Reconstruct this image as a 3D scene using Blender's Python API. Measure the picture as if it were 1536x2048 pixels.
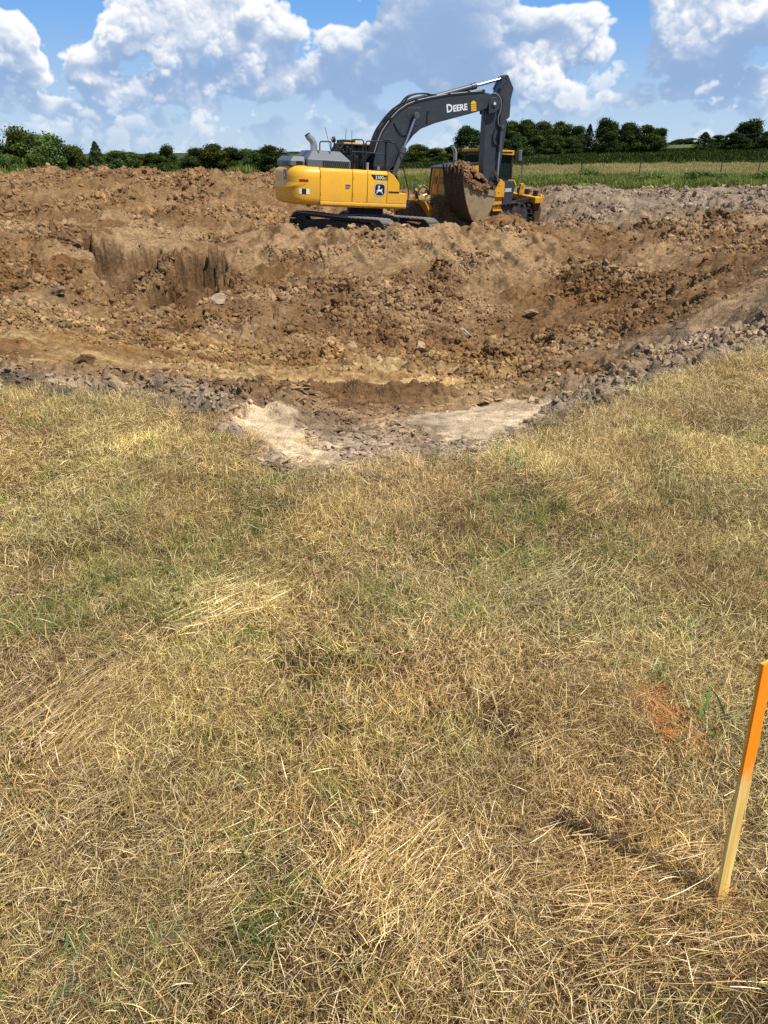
import bpy, bmesh, math, random
import numpy as np
from mathutils import Vector, Matrix
R = math.radians
sc = bpy.context.scene
for o in list(bpy.data.objects):
    bpy.data.objects.remove(o)
col = sc.collection

# ------------------------------------------------------------------ camera
EYE = 1.6
FPX = 1479.0                      # focal length in pixels of the 1536 x 2048 photograph
HORIZON = 312.0
PITCH = math.atan((1024 - HORIZON) / FPX)
cam = bpy.data.cameras.new('camera')
cam.sensor_fit = 'VERTICAL'
cam.sensor_height = 36.0
cam.lens = FPX / 2048 * 36.0
cam.clip_start = 0.05
cam.clip_end = 6000
cam_o = bpy.data.objects.new('camera', cam)
col.objects.link(cam_o)
cam_o.location = (0, 0, EYE)
cam_o.rotation_euler = (R(90) - PITCH, 0, 0)
sc.camera = cam_o

# ------------------------------------------------------------------ colour management, sampling
sc.view_settings.view_transform = 'Standard'
sc.view_settings.look = 'None'
sc.view_settings.gamma = 1
sc.view_settings.exposure = 0.2
sc.render.engine = 'CYCLES'
sc.cycles.use_denoising = False
sc.cycles.use_adaptive_sampling = True
sc.cycles.adaptive_threshold = 0.01
sc.cycles.max_bounces = 5
sc.cycles.diffuse_bounces = 3
sc.cycles.glossy_bounces = 3
sc.cycles.transmission_bounces = 4
sc.cycles.transparent_max_bounces = 8

# ------------------------------------------------------------------ sun
SUN_EL = R(61)
sun_h = Vector((0.80, -0.60, 0)).normalized()          # behind the camera, to its right
SUN_DIR = (sun_h * math.cos(SUN_EL) + Vector((0, 0, math.sin(SUN_EL)))).normalized()
sl = bpy.data.lights.new('sun', 'SUN')
sl.energy = 5.0
sl.angle = R(0.53)
sl.color = (1.0, 0.955, 0.88)
so = bpy.data.objects.new('sun', sl)
col.objects.link(so)
so.location = SUN_DIR * 60
so.rotation_euler = (-SUN_DIR).to_track_quat('-Z', 'Y').to_euler()


# ------------------------------------------------------------------ node helpers
def N(nt, typ, **kw):
    n = nt.nodes.new(typ)
    for k, v in kw.items():
        if k.startswith('i_'):
            n.inputs[int(k[2:]) if k[2:].isdigit() else k[2:]].default_value = v
        else:
            setattr(n, k, v)
    return n


def math_(nt, op, a, b=None, c=None, clamp=False):
    n = nt.nodes.new('ShaderNodeMath')
    n.operation = op
    n.use_clamp = clamp
    for i, v in enumerate((a, b, c)):
        if v is None:
            continue
        if isinstance(v, (int, float)):
            n.inputs[i].default_value = v
        else:
            nt.links.new(v, n.inputs[i])
    return n.outputs[0]


def smooth(nt, x, lo, hi, a=0.0, b=1.0):
    n = nt.nodes.new('ShaderNodeMapRange')
    n.interpolation_type = 'SMOOTHSTEP'
    nt.links.new(x, n.inputs[0])
    for i, v in zip((1, 2, 3, 4), (lo, hi, a, b)):
        n.inputs[i].default_value = v
    return n.outputs[0]


def mixc(nt, fac, a, b, mode='MIX'):
    n = nt.nodes.new('ShaderNodeMix')
    n.data_type = 'RGBA'
    n.blend_type = mode
    for s, v in ((0, fac), (6, a), (7, b)):
        if isinstance(v, (int, float)):
            n.inputs[s].default_value = v
        elif isinstance(v, (tuple, list)):
            n.inputs[s].default_value = (v[0], v[1], v[2], 1)
        else:
            nt.links.new(v, n.inputs[s])
    return n.outputs[2]


# ------------------------------------------------------------------ photograph pixel -> direction
CP, SP = math.cos(PITCH), math.sin(PITCH)


def ray(px, py):
    x = (px - 768) / FPX
    u = (1024 - py) / FPX
    return Vector((x, CP + u * SP, -SP + u * CP))


def azel(px, py):
    d = ray(px, py).normalized()
    return math.degrees(math.atan2(d.x, d.y)), math.degrees(math.asin(d.z))


# ------------------------------------------------------------------ world: clear summer sky with fair weather cumulus
world = bpy.data.worlds.new('World')
sc.world = world
world.use_nodes = True
wt = world.node_tree
wt.nodes.clear()

def lattice3(shape, period, seed):
    """value noise on a regular grid (array of the given shape, feature size in voxels per axis), by spline upsampling of random lattices"""
    rng = np.random.default_rng(seed)
    dims = [int(math.ceil(s / p)) + 4 for s, p in zip(shape, period)]
    a = rng.random(dims, dtype=np.float32)
    for ax, (s, p) in enumerate(zip(shape, period)):
        t = np.arange(s, dtype=np.float32) / p + 1.0
        i = np.floor(t).astype(int)
        f = t - i
        w = [((1 - f) ** 3) / 6, (3 * f ** 3 - 6 * f ** 2 + 4) / 6, (-3 * f ** 3 + 3 * f ** 2 + 3 * f + 1) / 6, f ** 3 / 6]
        sh = [1, 1, 1]
        sh[ax] = s
        out = 0
        for k in range(4):
            out = out + np.take(a, i - 1 + k, axis=ax) * w[k].reshape(sh).astype(np.float32)
        a = out
    return a


CL_AZ0, CL_AZ1, CL_EL0, CL_EL1 = -29.0, 29.0, -0.4, 11.6
CLOUDS = [  # pixel centre, pixel radii, weight, depth (0 near .. 1 far)
    (380, -50, 120, 60, 1.0, .4), (900, -60, 140, 70, 1.1, .3), (1450, -50, 130, 60, 1.0, .4), (1340, -20, 50, 40, .7, .4), (640, -80, 60, 30, .6, .5), (1180, -90, 80, 30, .6, .5), (60, -80, 80, 30, .6, .5),
    (15, 100, 85, 62, 1.0, .4), (55, 60, 42, 36, .9, .3), (30, 165, 75, 30, .6, .5),
    (160, 110, 44, 40, .9, .3), (190, 150, 60, 50, .9, .4), (250, 185, 80, 34, .7, .5),
    (300, 45, 75, 62, 1.1, .3), (400, 50, 120, 72, 1.2, .35), (520, 75, 110, 60, 1.0, .4), (470, 20, 80, 50, .9, .4), (500, 30, 30, 26, .6, .2), (590, 60, 48, 32, .8, .3),
    (700, 95, 70, 52, 1.0, .35), (670, 60, 30, 26, .6, .3), (740, 70, 26, 34, .6, .3),
    (460, 160, 120, 40, .9, .6), (600, 165, 110, 40, .85, .6), (350, 180, 80, 32, .7, .6), (700, 170, 70, 40, .75, .6),
    (790, 30, 40, 60, 1.0, .25), (880, 60, 110, 80, 1.5, .2), (950, 40, 90, 70, 1.2, .2), (830, 130, 90, 45, 1.1, .3), (960, 120, 60, 50, .8, .5),
    (1110, 40, 90, 36, 1.0, .35), (1170, 28, 50, 26, .7, .3), (1060, 105, 80, 48, .95, .45), (1170, 95, 80, 45, .95, .4), (1100, 160, 90, 36, .7, .6), (1230, 75, 34, 22, .5, .35),
    (1360, 40, 70, 62, 1.0, .35), (1460, 50, 100, 75, 1.1, .3), (1340, 110, 60, 34, .6, .45), (1420, 110, 70, 36, .7, .45), (1490, 160, 90, 36, .75, .6), (1350, 175, 90, 30, .65, .65),
    (1250, 190, 80, 24, .5, .7), (1020, 205, 80, 22, .5, .7), (110, 225, 80, 17, .55, .8), (190, 240, 60, 13, .5, .85), (690, 210, 60, 20, .5, .8), (400, 225, 60, 14, .4, .85),
    (1130, 225, 70, 16, .45, .85), (1430, 215, 80, 18, .5, .8), (840, 215, 60, 16, .4, .85), (560, 250, 90, 8, .32, .9), (1300, 245, 100, 9, .34, .9), (330, 262, 120, 7, .3, .95), (60, 205, 90, 14, .35, .8),
]


def make_clouds(azel, NX=980, NY=203, NZ=40):
    ZS = 3.2                                        # depth voxels are this much longer
    az = np.linspace(CL_AZ0, CL_AZ1, NX, dtype=np.float32)
    el = np.linspace(CL_EL0, CL_EL1, NY, dtype=np.float32)
    vpd = NX / (CL_AZ1 - CL_AZ0)
    A, E_ = np.meshgrid(az, el, indexing='ij')
    w1 = (lattice3((NX, NY, 1), (60, 45, 1), 5)[..., 0] - .5) + .5 * (lattice3((NX, NY, 1), (24, 20, 1), 6)[..., 0] - .5)
    w2 = (lattice3((NX, NY, 1), (60, 45, 1), 7)[..., 0] - .5) + .5 * (lattice3((NX, NY, 1), (24, 20, 1), 8)[..., 0] - .5)
    Aw, Ew = A + w1 * 3.0, E_ + w2 * 1.6
    F = np.zeros((NX, NY, NZ), np.float32)
    zz = np.arange(NZ, dtype=np.float32)
    for (cx, cy, rx, ry, w, dep) in CLOUDS:
        ca, ce = azel(cx, cy)
        ra, re = rx * .0345, ry * .0345
        dv = Ew - ce
        re2 = np.where(dv < 0, re * .72, re)         # flatter below
        r2 = ((Aw - ca) / ra) ** 2 + (dv / re2) ** 2
        rz = min(min(ra, re) * vpd / ZS * .9 + 1.5, 7.0)
        r3 = r2[..., None] + ((zz - (9 + dep * (NZ - 14))) / rz) ** 2
        F = np.maximum(F, .45 * F + w * np.exp(-r3 * .9))
    shp = (NX, NY, NZ)
    for (cx, cy, rx, ry, w) in ((115, 20, 70, 40, .7), (110, 90, 22, 60, .5), (715, 10, 60, 34, .8), (1262, 70, 36, 60, .6), (1080, 5, 45, 14, .5), (220, 130, 40, 14, .3), (640, 20, 60, 26, .5), (1180, -40, 90, 30, .5)):
        ca, ce = azel(cx, cy)
        F -= (w * np.exp(-((Aw - ca) / (rx * .0345)) ** 2 - ((Ew - ce) / (ry * .0345)) ** 2))[..., None]
    F *= np.clip(zz / 7.0, 0, 1)[None, None, :]
    THR = np.interp(el, (0, 3, 6, 11), (.15, .25, .42, .48)).astype(np.float32)
    bil = np.zeros(shp, np.float32)
    amp, per = 1.0, 40.0
    for o in range(6):
        n = lattice3(shp, (per, per * .8, max(per / ZS, 1.0)), 20 + o)
        bil += amp * (np.abs(n - .5) * 5.5 - .42)
        amp *= .66
        per *= .53
    n0 = lattice3(shp, (46, 30, 14), 40) - .5
    F3 = np.minimum(F, .9) + .42 * bil + .6 * n0
    dens = np.clip((F3 - THR[None, :, None]) * 4.2, 0, 1)
    # light from the sun: up, to the right and from behind the viewer
    ext = .30
    sx, sz = .42, -.30 / ZS * 1.6
    T = np.ones((NX, NZ), np.float32)
    L = np.zeros(shp, np.float32)
    ix = np.arange(NX, dtype=np.float32)

    def shift(a, s, axis):
        k = int(math.floor(s))
        f = s - k
        b0 = np.roll(a, -k, axis)
        b1 = np.roll(a, -k - 1, axis)
        r = b0 * (1 - f) + b1 * f
        if axis == 1:                                # light enters clear at the near face
            if s < 0:
                r[:, 0] = 1 * (-s) + r[:, 0] * (1 + s) if k == -1 else 1
        return r
    for j in range(NY - 1, -1, -1):
        T = shift(T, sx, 0)
        T = shift(T, sz, 1)
        # sideways diffusion of the light inside the cloud
        T = T * .90 + .05 * (np.roll(T, 1, 0) + np.roll(T, -1, 0))
        L[:, j] = T
        T = T * np.exp(-dens[:, j] * ext)
    T_ = L
    ms = .58 * T_ + .30 * T_ ** .45 + .12 * T_ ** .18
    # powder darkening on thin edges is left out; front to back compositing
    tr = np.ones((NX, NY), np.float32)
    acc = np.zeros((NX, NY), np.float32)
    for k in range(NZ):
        a = 1 - np.exp(-dens[:, :, k] * 1.05)
        acc += tr * a * ms[:, :, k]
        tr *= 1 - a
    alpha = 1 - tr
    tone = acc / np.maximum(alpha, 1e-4)
    # shade painted by hand over the great middle cloud and several cloud bases
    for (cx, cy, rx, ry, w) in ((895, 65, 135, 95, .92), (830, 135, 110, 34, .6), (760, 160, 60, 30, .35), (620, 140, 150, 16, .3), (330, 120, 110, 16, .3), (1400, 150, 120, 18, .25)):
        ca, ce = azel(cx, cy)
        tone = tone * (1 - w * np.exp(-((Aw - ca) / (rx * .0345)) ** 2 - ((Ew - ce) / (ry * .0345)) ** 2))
    return alpha, tone


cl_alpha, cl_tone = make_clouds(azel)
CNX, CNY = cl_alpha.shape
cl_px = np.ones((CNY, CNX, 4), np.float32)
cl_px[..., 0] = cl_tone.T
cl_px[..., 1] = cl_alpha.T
cimg = bpy.data.images.new('cloud_field', CNX, CNY, alpha=False, float_buffer=True)
cimg.colorspace_settings.name = 'Non-Color'
cimg.pixels.foreach_set(cl_px.ravel())
cimg.pack()

tc = N(wt, 'ShaderNodeTexCoord')
sep = N(wt, 'ShaderNodeSeparateXYZ')
wt.links.new(tc.outputs['Generated'], sep.inputs[0])
azr = math_(wt, 'MULTIPLY', math_(wt, 'ARCTAN2', sep.outputs[0], sep.outputs[1]), 57.29578)
elr = math_(wt, 'MULTIPLY', math_(wt, 'ARCSINE', sep.outputs[2]), 57.29578)
cu = math_(wt, 'DIVIDE', math_(wt, 'SUBTRACT', azr, CL_AZ0), CL_AZ1 - CL_AZ0)
cv = math_(wt, 'DIVIDE', math_(wt, 'SUBTRACT', elr, CL_EL0), CL_EL1 - CL_EL0)
cmb = N(wt, 'ShaderNodeCombineXYZ')
wt.links.new(cu, cmb.inputs[0])
wt.links.new(cv, cmb.inputs[1])
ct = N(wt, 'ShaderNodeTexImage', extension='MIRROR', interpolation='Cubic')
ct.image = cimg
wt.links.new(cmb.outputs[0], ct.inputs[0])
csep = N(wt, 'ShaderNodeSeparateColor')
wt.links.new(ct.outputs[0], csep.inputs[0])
# unseen overhead clouds, kept sparse and dim to lower the fill light
hn = N(wt, 'ShaderNodeTexNoise', noise_dimensions='3D')
hn.inputs['Scale'].default_value = 4.0
hn.inputs['Detail'].default_value = 5
hn.inputs['Roughness'].default_value = .6
wt.links.new(tc.outputs['Generated'], hn.inputs['Vector'])
hi_a = smooth(wt, hn.outputs[0], .57, .66)
hi_t = smooth(wt, hn.outputs[0], .75, .50, .0, .6)
up = smooth(wt, elr, 10.4, 11.6)
fm = N(wt, 'ShaderNodeMix', data_type='FLOAT')
wt.links.new(up, fm.inputs[0]); wt.links.new(csep.outputs[1], fm.inputs[2]); wt.links.new(hi_a, fm.inputs[3])
alpha = math_(wt, 'MULTIPLY', fm.outputs[0], smooth(wt, elr, -.2, .1))
fm2 = N(wt, 'ShaderNodeMix', data_type='FLOAT')
wt.links.new(up, fm2.inputs[0]); wt.links.new(csep.outputs[0], fm2.inputs[2]); wt.links.new(hi_t, fm2.inputs[3])
tone = fm2.outputs[0]
sky = N(wt, 'ShaderNodeTexSky', sky_type='NISHITA', sun_disc=False)
sky.sun_elevation = SUN_EL
sky.sun_rotation = math.atan2(SUN_DIR.x, SUN_DIR.y)
sky.air_density = 1.0
sky.dust_density = 0.0
sky.ozone_density = 4.0
# clear summer air: deep blue aloft, paler blue towards the horizon
air = mixc(wt, smooth(wt, elr, 0.0, 11.0), (5.2, 6.9, 8.8), (1.45, 4.2, 9.2))
airsky = mixc(wt, smooth(wt, elr, 55.0, 12.0, 0.0, .9), sky.outputs[0], air)
tone = smooth(wt, tone, -.02, .90)
CLOUD_SHADE = (3.0, 4.5, 7.1)
CLOUD_LIT = (11.0, 11.0, 10.9)
ccol = mixc(wt, tone, CLOUD_SHADE, CLOUD_LIT)
# air between the eye and far clouds
hz = smooth(wt, elr, 0.2, 5.0, .35, 1.0)
skyc = mixc(wt, math_(wt, 'MULTIPLY', alpha, hz), airsky, ccol)
bg = N(wt, 'ShaderNodeBackground')
bg.inputs['Strength'].default_value = 0.085
wt.links.new(skyc, bg.inputs['Color'])
wo = N(wt, 'ShaderNodeOutputWorld')
wt.links.new(bg.outputs[0], wo.inputs['Surface'])
world.cycles.sampling_method = 'MANUAL'
world.cycles.sample_map_resolution = 512


# ================================================================== terrain
def hash2(ix, iy, seed):
    h = (ix.astype(np.int64) * 374761393 + iy.astype(np.int64) * 668265263 + seed * 974634777) & 0xffffffff
    h = ((h ^ (h >> 13)) * 1274126177) & 0xffffffff
    h = h ^ (h >> 16)
    return (h & 0xffffff) / float(0xffffff)


def vnoise(x, y, seed=0):
    ix = np.floor(x).astype(np.int64)
    iy = np.floor(y).astype(np.int64)
    fx, fy = x - ix, y - iy
    fx = fx * fx * fx * (fx * (fx * 6 - 15) + 10)
    fy = fy * fy * fy * (fy * (fy * 6 - 15) + 10)
    a, b = hash2(ix, iy, seed), hash2(ix + 1, iy, seed)
    c, d = hash2(ix, iy + 1, seed), hash2(ix + 1, iy + 1, seed)
    return (a * (1 - fx) + b * fx) * (1 - fy) + (c * (1 - fx) + d * fx) * fy


def fbm(x, y, seed=0, octaves=4, gain=.5, lac=2.03):
    s, a, t = 0.0, 1.0, 0.0
    for o in range(octaves):
        s = s + a * vnoise(x * lac ** o + 17.3 * o, y * lac ** o - 9.1 * o, seed + o)
        t += a
        a *= gain
    return s / t


def worley(x, y, seed=0):
    """distance to the nearest of one jittered point per cell, and that point's random number"""
    ix = np.floor(x).astype(np.int64)
    iy = np.floor(y).astype(np.int64)
    best = np.full(x.shape, 9.0)
    rid = np.zeros(x.shape)
    for dx in (-1, 0, 1):
        for dy in (-1, 0, 1):
            cx, cy = ix + dx, iy + dy
            px = cx + .15 + .7 * hash2(cx, cy, seed)
            py = cy + .15 + .7 * hash2(cx, cy, seed + 1)
            d = np.hypot(x - px, y - py)
            m = d < best
            best = np.where(m, d, best)
            rid = np.where(m, hash2(cx, cy, seed + 2), rid)
    return best, rid


def sstep(x, a, b):
    t = np.clip((x - a) / (b - a), 0, 1)
    return t * t * (3 - 2 * t)


# control points: photograph pixel and the distance along the ground at which that spot lies
CTRL = [
    (0, 770, 5.6), (0, 735, 7.2), (0, 700, 9.5), (0, 650, 12.5), (0, 600, 15.5), (0, 540, 18.5), (0, 480, 23), (0, 430, 29), (0, 380, 38), (0, 347, 46),
    (300, 800, 5.2), (300, 770, 6.2), (300, 730, 8.7), (300, 690, 12), (300, 640, 15.5), (300, 590, 18), (300, 520, 21.5), (300, 460, 26), (300, 400, 34), (300, 347, 45),
    (560, 820, 5.0), (560, 780, 6.3), (560, 742, 9.2), (560, 705, 13), (560, 620, 16.8), (560, 540, 20.2), (560, 470, 24.4), (560, 425, 31.5), (560, 362, 43),
    (430, 500, 23.5), (430, 440, 29), (430, 352, 44),
    (750, 850, 4.75), (750, 792, 6.0), (750, 752, 9.0), (750, 728, 13), (750, 660, 15.3), (750, 600, 17.0), (750, 540, 19.3), (750, 500, 21.6), (650, 650, 15.6), (650, 580, 18.0), (650, 510, 21.4), (750, 466, 24.5),
    (880, 466, 24.6), (880, 500, 21.8), (880, 560, 18.8), (880, 650, 15.6),
    (950, 880, 4.5), (950, 812, 5.7), (950, 762, 8), (950, 737, 12), (950, 640, 17), (950, 540, 21), (950, 458, 25),
    (1010, 436, 26.0), (1130, 830, 5.2), (1130, 765, 7.2), (1130, 705, 12), (1130, 640, 16.5), (1130, 560, 21), (1130, 480, 25.5), (1130, 420, 33), (1130, 382, 43),
    (1350, 780, 5.8), (1350, 720, 7.5), (1350, 660, 10), (1350, 606, 13.0), (1350, 598, 17), (1350, 530, 22), (1350, 470, 27), (1350, 420, 35), (1350, 381, 46),
    (1536, 720, 6.5), (1536, 650, 8.5), (1536, 600, 10.5), (1536, 548, 13.5), (1536, 530, 18), (1536, 470, 25), (1536, 420, 34), (1536, 383, 46),
    (1240, 378, 47), (1440, 378, 47), (1300, 352, 66), (1300, 335, 100), (1050, 352, 70), (1050, 334, 110), (850, 345, 75), (700, 345, 75), (1500, 345, 75),
    (1000, 314, 175), (1200, 307, 175), (1400, 298, 210), (1536, 293, 210), (1536, 286, 330), (700, 318, 220), (300, 318, 220), (0, 318, 220),
]
cpts = []
for (px, py, d) in CTRL:
    q = ray(px, py)
    t = d / math.hypot(q.x, q.y)
    cpts.append((q.x * t, q.y * t, EYE + q.z * t))


def polar(azd, r, z):
    return (r * math.sin(R(azd)), r * math.cos(R(azd)), z)


for a in range(-180, 181, 12):                   # the mown field round the camera, level
    for r in (.35, 1.0, 2.2, 3.4):
        cpts.append(polar(a, r, 0))
    if abs(a) > 40:
        for r in (6, 12, 24, 50, 120):
            cpts.append(polar(a, r, 0))
    cpts.append(polar(a, 600, 3.0 if abs(a) < 40 else 2))
    cpts.append(polar(a, 1600, 4.0))
# bench on which the excavator and the bulldozer stand
for (x, y, z) in ((-3.4, 28.2, -1.02), (-1.5, 26.6, -1.08), (.2, 25.6, -1.05), (1.8, 27, -1.1), (0, 28.5, -1.08), (-2, 30.5, -.95), (2, 31, -1.05), (4.5, 31, -1.12), (6.5, 31, -1.0), (3.2, 33.5, -1.05), (5.5, 34, -1.0), (3, 40, -.7), (6, 40, -.6), (-2, 37, -.4)):
    cpts.append((x, y, z))
for a, z in ((-33, .1), (-28, .1), (-23, .1), (-18, .1), (-13, .1), (-8, .1)):   # ground falls again behind the spoil heap
    cpts.append(polar(a, 54, -.3))
    cpts.append(polar(a, 70, -1.2))
    cpts.append(polar(a, 95, -1.5))
    cpts.append(polar(a, 125, -1.0))
cpts = np.array(cpts)


def tcoord(x, y):
    r = np.hypot(x, y)
    a = np.arctan2(x, y)
    return a * 1.6, np.log(r + .25)


def wrap_pts(u, v):
    return u, v


cu_, cv_ = tcoord(cpts[:, 0], cpts[:, 1])
# the circle is closed by repeating the controls one turn to either side where they lie near the seam
sel = np.abs(cu_) > 1.6 * 2.0
cu2 = np.concatenate([cu_, cu_[sel] - np.sign(cu_[sel]) * 2 * np.pi * 1.6])
cv2 = np.concatenate([cv_, cv_[sel]])
cz2 = np.concatenate([cpts[:, 2], cpts[sel, 2]])


def tps_k(r2):
    return .5 * r2 * np.log(r2 + 1e-12)


n_ = len(cu2)
K = tps_k((cu2[:, None] - cu2[None]) ** 2 + (cv2[:, None] - cv2[None]) ** 2)
Kp = np.zeros((n_ + 3, n_ + 3))
Kp[:n_, :n_] = K + np.eye(n_) * 1e-3
Kp[:n_, n_] = 1; Kp[:n_, n_ + 1] = cu2; Kp[:n_, n_ + 2] = cv2
Kp[n_, :n_] = 1; Kp[n_ + 1, :n_] = cu2; Kp[n_ + 2, :n_] = cv2
wts = np.linalg.solve(Kp, np.concatenate([cz2, np.zeros(3)]))


def tps(x, y):
    x = np.asarray(x, float); y = np.asarray(y, float)
    u, v = tcoord(x.ravel(), y.ravel())
    out = np.empty(u.shape)
    for i in range(0, len(u), 20000):
        s = slice(i, i + 20000)
        r2 = (u[s, None] - cu2[None]) ** 2 + (v[s, None] - cv2[None]) ** 2
        out[s] = tps_k(r2) @ wts[:n_] + wts[n_] + wts[n_ + 1] * u[s] + wts[n_ + 2] * v[s]
    return out.reshape(x.shape)


# table of the smooth ground over (azimuth, log distance), for fast lookup
GA = np.linspace(-np.pi, np.pi, 721)
GR = np.linspace(np.log(.25), np.log(1800.25), 420)
gaa, grr = np.meshgrid(GA, GR, indexing='ij')
rr_ = np.exp(grr) - .25 + 1e-6
GZ = tps(rr_ * np.sin(gaa), rr_ * np.cos(gaa))


def base_z(x, y):
    x = np.asarray(x, float); y = np.asarray(y, float)
    a = np.arctan2(x, y)
    l = np.log(np.hypot(x, y) + .25)
    fi = np.clip((a + np.pi) / (2 * np.pi) * 720, 0, 719.999)
    fj = np.clip((l - GR[0]) / (GR[1] - GR[0]), 0, 418.999)
    i = fi.astype(int); j = fj.astype(int)
    fi = fi - i; fj = fj - j
    return (GZ[i, j] * (1 - fi) + GZ[i + 1, j] * fi) * (1 - fj) + (GZ[i, j + 1] * (1 - fi) + GZ[i + 1, j + 1] * fi) * fj


def hit(px, py, zf=None):
    """where the line of sight through a pixel meets the smooth ground"""
    q = ray(px, py)
    ts = np.geomspace(.5, 1500, 4000)
    X, Y, Z = q.x * ts, q.y * ts, EYE + q.z * ts
    below = Z < (zf or base_z)(X, Y)
    k = int(np.argmax(below)) if below.any() else len(ts) - 1
    return X[k], Y[k]


# edge of the mown grass, as azimuth -> distance
EDGE_PX = [(-400, 790), (-150, 792), (0, 792), (110, 806), (200, 815), (330, 826), (400, 845), (440, 872), (500, 915), (580, 950), (670, 968), (760, 976), (850, 966), (930, 938), (1000, 902),
           (1080, 872), (1160, 842), (1250, 802), (1340, 772), (1420, 752), (1490, 732), (1536, 722), (1700, 712), (1900, 712)]
EA, ER = [], []
for (px, py) in EDGE_PX:
    x, y = hit(px, py)
    EA.append(math.atan2(x, y)); ER.append(math.hypot(x, y))
EA, ER = np.array(EA), np.array(ER)


def edge_r(a):
    return np.interp(a, EA, ER, left=ER[0] * 1.1, right=ER[-1] * 1.1)


def grass_mask(x, y):
    a = np.arctan2(x, y)
    r = np.hypot(x, y)
    e = edge_r(a) + (fbm(x * 1.6, y * 1.6, 91, 3) - .5) * .6 + (fbm(x * 6, y * 6, 93, 2) - .5) * .3
    m = sstep(e - r, -.18, .22)
    return np.where(np.abs(a) > R(60), 1.0, m)


# cuts left by the bucket in the left bank: pixel ends, half width, depth
def seg_d(x, y, a, b):
    ax, ay = a; bx, by = b
    dx, dy = bx - ax, by - ay
    t = np.clip(((x - ax) * dx + (y - ay) * dy) / (dx * dx + dy * dy), 0, 1)
    sd = ((x - ax) * dy - (y - ay) * dx) / math.hypot(dx, dy)
    return np.hypot(x - ax - t * dx, y - ay - t * dy), t, sd


CUTS = [((395, 560), (440, 545), .25, .35),
        ((1200, 640), (1375, 580), .75, .80), ((1375, 580), (1560, 520), .9, .85), ((1345, 618), (1395, 608), .28, .40), ((1100, 672), (1210, 640), .55, .40),
        ((1390, 410), (1560, 420), 1.1, .8), ((1180, 418), (1290, 428), .7, .45), ((1250, 455), (1420, 440), .5, .3), ((330, 420), (440, 428), .4, .35), ((985, 425), (1010, 422), .3, .25),
        ((1230, 628), (1370, 588), .30, 1.2), ((1385, 585), (1500, 545), .30, 1.2)]
# the two lobes scooped out of the left bank, outlined on the ground, with their depths
GOUGE = [([(155, 480), (235, 494), (330, 498), (352, 510), (300, 546), (244, 574), (222, 566)], .75),
         ([(248, 584), (300, 562), (350, 530), (400, 516), (482, 545), (472, 572), (400, 612), (330, 634)], .95)]
CUTW = [(hit(*a), hit(*b), w, dp) for a, b, w, dp in CUTS]
GOUGEW = [([hit(*q) for q in pp], dp) for pp, dp in GOUGE]


def in_poly(X, Y, pw):
    ins = np.zeros(X.shape, bool)
    for (ax, ay), (bx, by) in zip(pw, pw[1:] + pw[:1]):
        ins ^= ((ay > Y) != (by > Y)) & (X < (bx - ax) * (Y - ay) / (by - ay + 1e-9) + ax)
    return ins.astype(float)


def gouge(x, y):
    out = np.zeros(x.shape)
    r = np.hypot(x, y)
    near = (r > 13) & (r < 26) & (x < -1) & (x > -12) & (y > 0)
    if not near.any():
        return out
    X, Y = x[near], y[near]
    X = X + (fbm(X * 2.2, Y * 2.2, 331, 4) - .5) * .9
    Y = Y + (fbm(X * 2.2 + 5, Y * 2.2, 335, 4) - .5) * 1.1
    acc = np.zeros(X.shape)
    for pw, dp in GOUGEW:
        m = sum(in_poly(X + ox_, Y + oy_, pw) for ox_, oy_ in ((0, 0), (.07, 0), (-.07, 0), (0, .1), (0, -.1), (.14, .1), (-.14, -.1), (.05, -.2), (-.05, .2))) / 9
        acc = np.maximum(acc, m * dp)
    out[near] = acc
    return out



# dry crusted patches between the track marks, outlined on the ground
PATCH = [[(452, 826), (560, 824), (588, 850), (610, 872), (684, 905), (660, 925), (600, 915), (540, 890), (505, 865)],
         [(796, 845), (850, 826), (960, 812), (1060, 806), (1150, 800), (1090, 826), (1030, 852), (985, 870), (925, 880), (870, 866)]]
PATCHW = [[hit(*q) for q in pp] for pp in PATCH]


def pale_mask(x, y):
    out = np.zeros(x.shape)
    near = (np.hypot(x, y) < 7.5) & (y > 3) & (np.abs(x) < 3)
    if not near.any():
        return out
    xn, yn = x[near], y[near]
    X = xn + (fbm(xn * 3, yn * 3, 301, 3) - .5) * .35
    Y = yn + (fbm(xn * 3 + 7, yn * 3, 305, 3) - .5) * .35
    acc = np.zeros(X.shape)
    for pw in PATCHW:
        ins = np.zeros(X.shape, bool)
        for (ax, ay), (bx, by) in zip(pw, pw[1:] + pw[:1]):
            c = ((ay > Y) != (by > Y)) & (X < (bx - ax) * (Y - ay) / (by - ay + 1e-9) + ax)
            ins ^= c
        acc = np.maximum(acc, ins.astype(float))
    out[near] = acc
    return out


# spoil heaps standing on the bench: pixel of the top, distance, half length across, half depth
HEAPS = [(850, 408, 30.0, 1.25, .8), (905, 402, 30.0, .8, .75), (800, 418, 30.0, .8, .7), (955, 418, 29.8, .7, .7), (1030, 432, 28.9, .9, .8), (985, 432, 28.6, .6, .8), (1130, 412, 31.5, 1.0, 1.0),
         (585, 468, 24.1, .8, .5), (640, 465, 24.1, .8, .5), (700, 462, 24.1, .8, .5), (760, 457, 24.0, .8, .5), (820, 456, 24.0, .8, .5), (880, 456, 24.2, .8, .6), (930, 450, 24.8, .7, .6), (535, 455, 25.0, .8, .7)]
HEAPW = []


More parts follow.
